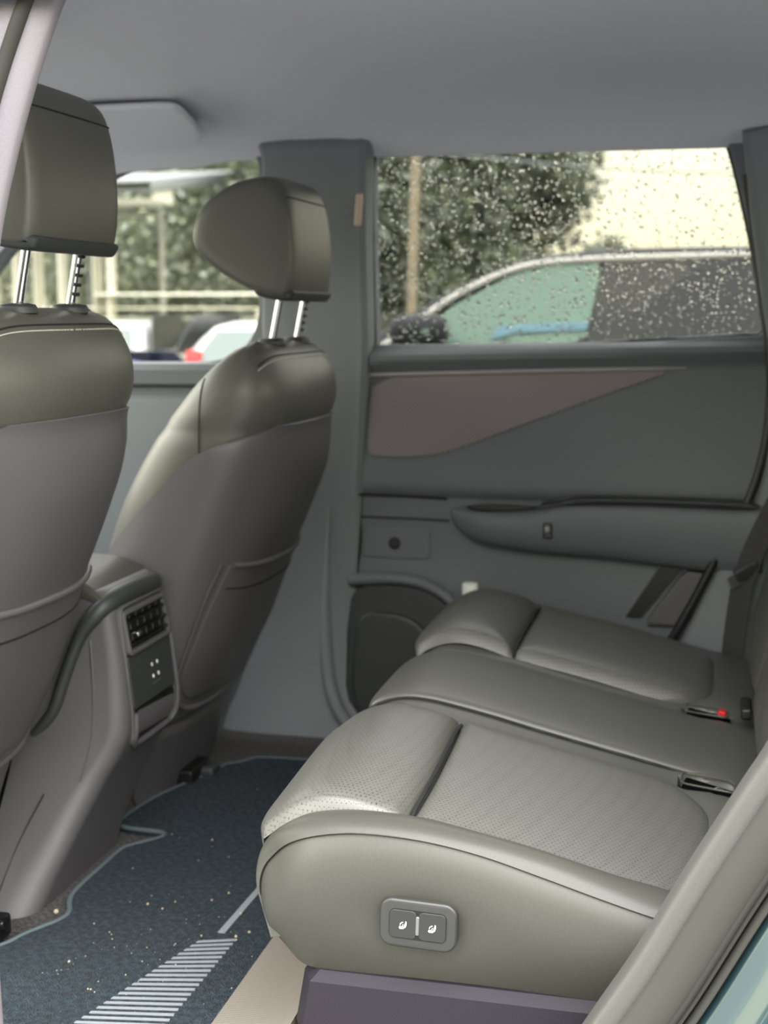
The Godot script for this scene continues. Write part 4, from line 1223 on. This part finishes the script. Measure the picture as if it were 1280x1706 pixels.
	tag(mi, "raindrops clinging to the far rear window pane", "raindrops", "", "stuff")

# ------------------------------------------------------------------ outside
func tree(at: Vector3, h: float, spread: float, label: String, n: int, tone: Color, bottom := 0.25):
	var t := thing("tree", label, "tree", at, "trees beyond the parked cars")
	var tp := spline([Vector3(0, -0.05, 0), Vector3(0.05, h * 0.3, 0.03), Vector3(-0.04, h * 0.6, 0), Vector3(0.0, h * 0.92, 0)], 5)
	var m := tube(tp, PackedFloat32Array(Array(range(tp.size())).map(func(i): return lerpf(0.035 * h, 0.006 * h, i / float(tp.size() - 1)))), 9)
	for k in 7:
		var a := k * 2.4
		var y := h * (0.3 + 0.08 * k)
		m.add(tube(spline([Vector3(0, y, 0), Vector3(cos(a) * spread * 0.35, y + h * 0.09, sin(a) * spread * 0.35), Vector3(cos(a) * spread * 0.7, y + h * 0.14, sin(a) * spread * 0.7)], 4), PackedFloat32Array([0.02 * h, 0.017 * h, 0.014 * h, 0.012 * h, 0.01 * h, 0.008 * h, 0.006 * h, 0.004 * h, 0.002 * h]), 6))
	obj("trunk", m, M.bark, t, 60)
	var lf := MB.new()     # a folded leaf blade
	lf.grid([PackedVector3Array([Vector3(0, 0, 0), Vector3(0, 0, 0.001), Vector3(0, 0, 0)]), PackedVector3Array([Vector3(-0.38, 0.06, 0.4), Vector3(0, -0.05, 0.45), Vector3(0.38, 0.06, 0.4)]), PackedVector3Array([Vector3(-0.02, 0, 1.0), Vector3(0, -0.1, 1.05), Vector3(0.02, 0, 1.0)])])
	var mm := MultiMesh.new()
	mm.transform_format = MultiMesh.TRANSFORM_3D
	mm.use_colors = true
	mm.mesh = lf.mesh(80, Vector3.UP)
	n = int(n * 2.2)
	mm.instance_count = n
	var clumps := []
	for k in 70:
		var d := Vector3(rng.randfn(), rng.randfn(), rng.randfn()).normalized() * pow(rng.randf(), 0.33)
		clumps.append([Vector3(d.x * spread * 0.8, h * (bottom + 1.0) / 2 + d.y * h * (1.0 - bottom) * 0.42, d.z * spread * 0.8), spread * rng.randf_range(0.22, 0.40), rng.randf_range(0.7, 1.25)])
	for i in n:
		var c = clumps[rng.randi() % clumps.size()]
		var d := Vector3(rng.randfn(), rng.randfn(), rng.randfn()).normalized() * pow(rng.randf(), 0.45) * (c[1] as float)
		var s := rng.randf_range(0.09, 0.16)
		mm.set_instance_transform(i, Transform3D(Basis.from_euler(Vector3(rng.randf_range(-1.2, 1.0), rng.randf() * TAU, rng.randf_range(-0.7, 0.7))).scaled(Vector3.ONE * s), (c[0] as Vector3) + d))
		var j := rng.randf_range(0.8, 1.2) * (c[2] as float)
		mm.set_instance_color(i, Color(tone.r * j, tone.g * j, tone.b * j * rng.randf_range(0.8, 1.2)))
	var mi := MultiMeshInstance3D.new()
	mi.multimesh = mm
	mi.material_override = M.leaf
	mi.name = "foliage"
	tag(mi, "", "", "", "stuff")
	t.add_child(mi, true)

func wheel(r: float, w: float) -> MB:
	var m := lathe([[r * 0.6, -w / 2], [r * 0.95, -w / 2], [r, -w * 0.35], [r, w * 0.35], [r * 0.95, w / 2], [r * 0.6, w / 2], [r * 0.55, w * 0.3]], 24)
	return moved(m, Vector3.ZERO, Vector3(PI / 2, 0, 0))

func parked_car(label: String, at: Vector3, turn: float, paint: Material, group: String, light: Material = null, size := 1.0):
	# saloon in its own axes: front towards -x, ground at y = 0
	var t := thing("parked_car", label, "car", at, group)
	t.rotation.y = turn
	t.scale = Vector3.ONE * size
	var low := round_poly([Vector2(-2.2, 0.35), Vector2(-2.25, 0.62), Vector2(-2.0, 0.78), Vector2(-1.1, 0.9), Vector2(1.7, 0.95), Vector2(2.2, 0.88), Vector2(2.25, 0.5), Vector2(2.15, 0.28), Vector2(-2.05, 0.24)], 2)
	obj("body", slab(low, -0.88, 0.88, 0.12, true), paint, t, 50)
	var rows := []
	for q in [[0.9, -1.15, 1.85, 0.80], [1.1, -0.85, 1.60, 0.74], [1.3, -0.5, 1.25, 0.66], [1.40, -0.30, 1.0, 0.60], [1.44, -0.05, 0.75, 0.5]]:
		var r := PackedVector3Array()
		for p in rrect((q[2] - q[1]) / 2, q[3], 0.12, 4): r.append(Vector3((q[1] + q[2]) / 2 + p.x, q[0], p.y))
		rows.append(r)
	var m := MB.new(); m.loft(rows)
	obj("roof", m, paint, t, 50)
	for s in [-1, 1]:
		var g := MB.new()
		g.add(slab(PackedVector2Array([Vector2(-0.9, 0.95), Vector2(1.45, 0.97), Vector2(1.1, 1.3), Vector2(-0.42, 1.3)]), 0, 0.01), Transform3D(Basis.from_euler(Vector3(s * -0.28, 0, 0)), Vector3(0, 0.255, s * 1.062)))
		obj("side_window", g, M.darkglass, t)
	for e in [[-1.15, 0.95, -0.40, 1.375, "windscreen"], [1.80, 0.96, 1.12, 1.375, "rear_window"]]:
		var g := MB.new()
		var d: float = 0.03 * signf(e[0])
		g.grid([PackedVector3Array([Vector3(e[0] + d, e[1], -0.68), Vector3(e[0] + d, e[1], 0.68)]), PackedVector3Array([Vector3(e[2] + d, e[3], -0.52), Vector3(e[2] + d, e[3], 0.52)])])
		obj(e[4], g, M.paleglass, t, 35, Vector3(d, 0.02, 0))
	for x in [-1.4, 1.35]:
		for z in [-0.8, 0.8]: obj("wheel", moved(wheel(0.33, 0.2), Vector3(x, 0.33, z)), M.tyre, t, 50)
	if light:
		for z in [-0.62, 0.62]: obj("tail_lamp", moved(block(Vector3(0.08, 0.13, 0.13), 0.03), Vector3(1.50, 1.16, z), Vector3(0, 0, 0.5)), light, t)

func outside():
	var gy := -0.45
	var gm := MB.new()
	var rows := []
	for i in 21:
		var r := PackedVector3Array()
		for j in 21: r.append(Vector3(lerpf(-60, 60, i / 20.0), gy, lerpf(-60, 60, j / 20.0)))
		rows.append(r)
	gm.grid(rows)
	struct("ground", "wet grey asphalt of the car park", gm, M.asphalt, 35, Vector3.UP)

	# dark car parked alongside; front towards -x
	var c := thing("parked_car", "dark wet parked car with pale window trim outside the far rear window", "car", Vector3.ZERO)
	var zn := -2.80
	var low := round_poly([Vector2(-2.75, -0.15), Vector2(-2.8, 0.25), Vector2(-2.55, 0.47), Vector2(-1.9, 0.60), Vector2(-1.25, 0.72), Vector2(-1.0, 0.752), Vector2(1.5, 0.80), Vector2(1.75, 0.72), Vector2(1.8, 0.1), Vector2(1.7, -0.2), Vector2(-2.6, -0.24)], 2, 0.15)
	obj("body", slab(low, zn - 1.85, zn + 0.05, 0.09, true), M.carblack, c, 50)
	var roof := round_poly([Vector2(-1.40, 0.70), Vector2(-1.224, 0.812), Vector2(-1.045, 0.920), Vector2(-0.829, 1.04), Vector2(-0.617, 1.100), Vector2(-0.409, 1.122), Vector2(0.1, 1.126), Vector2(0.8, 1.10), Vector2(1.3, 0.98), Vector2(1.6, 0.72)], 2, 0.2)
	var tumble := func(p: Vector3) -> Vector3:
		var k := clampf((p.y - 0.75) / 0.38, 0, 1)
		return Vector3(p.x, p.y, lerpf(p.z, zn - 0.9, 0.13 * k))
	obj("roof", slab(roof, zn - 1.78, zn - 0.005, 0.04, true, tumble), M.carblack, c, 50)
	var on := func(x: float, y: float, off: float) -> Vector3: return tumble.call(Vector3(x, y, zn + off))
	obj("front_window", slab(round_poly([Vector2(-1.10, 0.785), Vector2(-0.93, 0.925), Vector2(-0.715, 1.035), Vector2(-0.60, 1.06), Vector2(-0.41, 1.070), Vector2(-0.455, 0.79)], 1, 0.08), zn - 0.003, zn + 0.006, 0, false, tumble), M.greenglass_solid if M.has("greenglass_solid") else mat(Color(0.42, 0.53, 0.465), 0.2), c)
	obj("blue_band", slab(round_poly([Vector2(-0.79, 0.80), Vector2(-0.77, 0.85), Vector2(-0.45, 0.866), Vector2(-0.452, 0.835), Vector2(-0.70, 0.825)], 1, 0.1), zn + 0.004, zn + 0.016, 0.002, false, tumble), M.bandblue, c)  # plain blue band added on the outside of the green pane
	obj("rear_window", slab(round_poly([Vector2(-0.448, 0.79), Vector2(-0.402, 1.070), Vector2(0.14, 1.079), Vector2(0.6, 1.05), Vector2(0.75, 0.81)], 1, 0.04), zn - 0.003, zn + 0.006, 0, false, tumble), M.darkglass, c)
	var tr := []
	for q in [[-1.22, 0.748], [-1.10, 0.835], [-0.958, 0.936], [-0.84, 1.0], [-0.722, 1.048], [-0.60, 1.072], [-0.408, 1.084], [-0.1, 1.090], [0.2, 1.093], [0.7, 1.075]]: tr.append(on.call(q[0], q[1], 0.008))
	obj("window_trim", tube(spline(tr, 5), 0.0125, 8), M.brightwork, c, 60)
	obj("belt_trim", tube(PackedVector3Array([on.call(-1.2, 0.755, 0.03), on.call(-0.4, 0.772, 0.03), on.call(0.75, 0.79, 0.03)]), 0.012, 8), M.brightwork, c, 60)
	var mir := obj("mirror", moved(block(Vector3(0.20, 0.115, 0.16), 0.05, 6), Vector3(-1.02, 0.832, zn + 0.13)), M.carblack, c, 60)
	obj("mirror_stalk", moved(block(Vector3(0.06, 0.04, 0.14), 0.015), Vector3(-1.0, 0.78, zn + 0.05)), M.black, mir)
	for x in [-1.95, 0.95]:
		obj("wheel", moved(wheel(0.35, 0.22), Vector3(x, -0.10, zn - 0.05)), M.tyre, c, 50)
		obj("wheel", moved(wheel(0.35, 0.22), Vector3(x, -0.10, zn - 1.7)), M.tyre, c, 50)

	# unseen car and trees added behind the camera to cut horizon light
	parked_car("unseen dark car added across the lane to block horizon light", Vector3(0.4, gy, 6.6), 0.05, M.carblack, "", null, 1.1)
	tree(Vector3(-3.5, gy, 11.5), 5.5, 2.6, "unseen tree added across the lane to block horizon light, left one", 6000, Color(0.2, 0.22, 0.16), 0.0)
	tree(Vector3(1.5, gy, 12.5), 5.8, 2.8, "unseen tree added behind the dark car to block horizon light", 6000, Color(0.2, 0.22, 0.16), 0.0)
	tree(Vector3(6.0, gy, 11.0), 5.2, 2.6, "unseen tree added across the lane to block horizon light, rear one", 6000, Color(0.2, 0.22, 0.16), 0.0)
	# pole and wire
	var po := thing("utility_pole", "pale wooden utility pole in front of the dark trees", "utility pole", Vector3(-1.86, gy, -6.3))
	obj("pole", tube(PackedVector3Array([Vector3(-0.02, 0, 0), Vector3(0.03, 2.0, 0), Vector3(0.09, 4.5, 0), Vector3(0.11, 5.5, 0)]), PackedFloat32Array([0.03, 0.028, 0.025, 0.022]), 14), M.pole, po, 60)
	obj("crossarm", moved(block(Vector3(1.2, 0.1, 0.1), 0.01), Vector3(0.12, 5.2, 0.08)), M.pole, po)
	var wr := spline([Vector3(-6.0, 2.9, -12), Vector3(-1.9, 2.38, -12), Vector3(0.5, 2.22, -12), Vector3(4, 2.35, -12), Vector3(9, 3.0, -12)], 6)
	tag(obj("overhead_wire", tube(wr, 0.010, 5), M.shade, null, 60), "thin overhead wire crossing the pale sky at right", "wire")

	tree(Vector3(-4.3, gy, -13.0), 6.4, 1.5, "tall dark tree directly behind the pole", 16000, Color(0.30, 0.33, 0.25), 0.0)
	tree(Vector3(-2.75, gy, -14.0), 6.0, 1.42, "dark tree beside the bright sky patch, right of the pole", 14000, Color(0.29, 0.32, 0.24), 0.0)
	tree(Vector3(-5.6, gy, -18.5), 6.4, 2.2, "tree seen behind the far front seat's headrest", 12000, Color(0.33, 0.37, 0.28), 0.0)
	tree(Vector3(-8.8, gy, -19.0), 5.6, 2.2, "tree standing behind the pale porch at left", 12000, Color(0.36, 0.40, 0.30), 0.0)
	tree(Vector3(-11.5, gy, -21.0), 5.8, 2.6, "tree at the far left end of the porch", 9000, Color(0.36, 0.40, 0.30), 0.0)
	tree(Vector3(-1.35, gy, -17.0), 2.5, 0.8, "low bush under the sky beside the dark trees", 5000, Color(0.2, 0.22, 0.16), 0.0)

	# pale porch building beyond the front window
	var b := thing("building", "pale porch building with posts and a low wall beyond the front window", "building", Vector3(0, gy, -11))
	var wl := moved(block(Vector3(4.6, 1.35, 0.2), 0.02), Vector3(-6.7, 0.72, 0))
	obj("low_wall", wl, M.wallpaint, b)
	obj("wall_cap", moved(block(Vector3(2.0, 0.26, 0.3), 0.02), Vector3(-5.1, 1.40, 0.05)), M.wallpaint, b)
	for x in [-7.12, -6.62, -6.03, -8.6]:
		obj("post", moved(block(Vector3(0.30 if x < -6.5 else 0.18, 2.6, 0.2), 0.02), Vector3(x, 1.3, 0.06)), M.wallpaint, b)
	obj("roof_beam", moved(block(Vector3(4.0, 0.20, 0.5), 0.03), Vector3(-7.35, 2.50, 0.1)), M.wallpaint, b)
	obj("porch_roof", moved(block(Vector3(4.4, 0.12, 3.4), 0.03), Vector3(-7.5, 2.75, -1.2), Vector3(0.12, 0, 0)), M.shade, b)
	obj("back_wall", moved(block(Vector3(3.2, 2.5, 0.15), 0.02), Vector3(-8.1, 1.25, -2.6)), M.wallpaint, b)
	for x in [-6.88, -6.36]: obj("glass_door", moved(block(Vector3(0.2, 1.7, 0.05), 0.01), Vector3(x, 1.6, -0.08)), M.shade, b)

	parked_car("white parked van with red tail lamp, lower right of the front window", Vector3(-3.15, gy, -8.4), -PI / 2 + 0.1, M.carwhite, "cars parked beyond the front window", M.red, 0.885)
	parked_car("white parked car left of the van with the red tail lamp", Vector3(-5.25, gy, -8.9), PI / 2 + 0.2, M.carwhite, "cars parked beyond the front window", null, 0.88)
	parked_car("blue parked car whose roof shows low at the left of the front window", Vector3(-4.15, gy, -5.6), 0.0, M.carblue, "cars parked beyond the front window", null, 0.735)
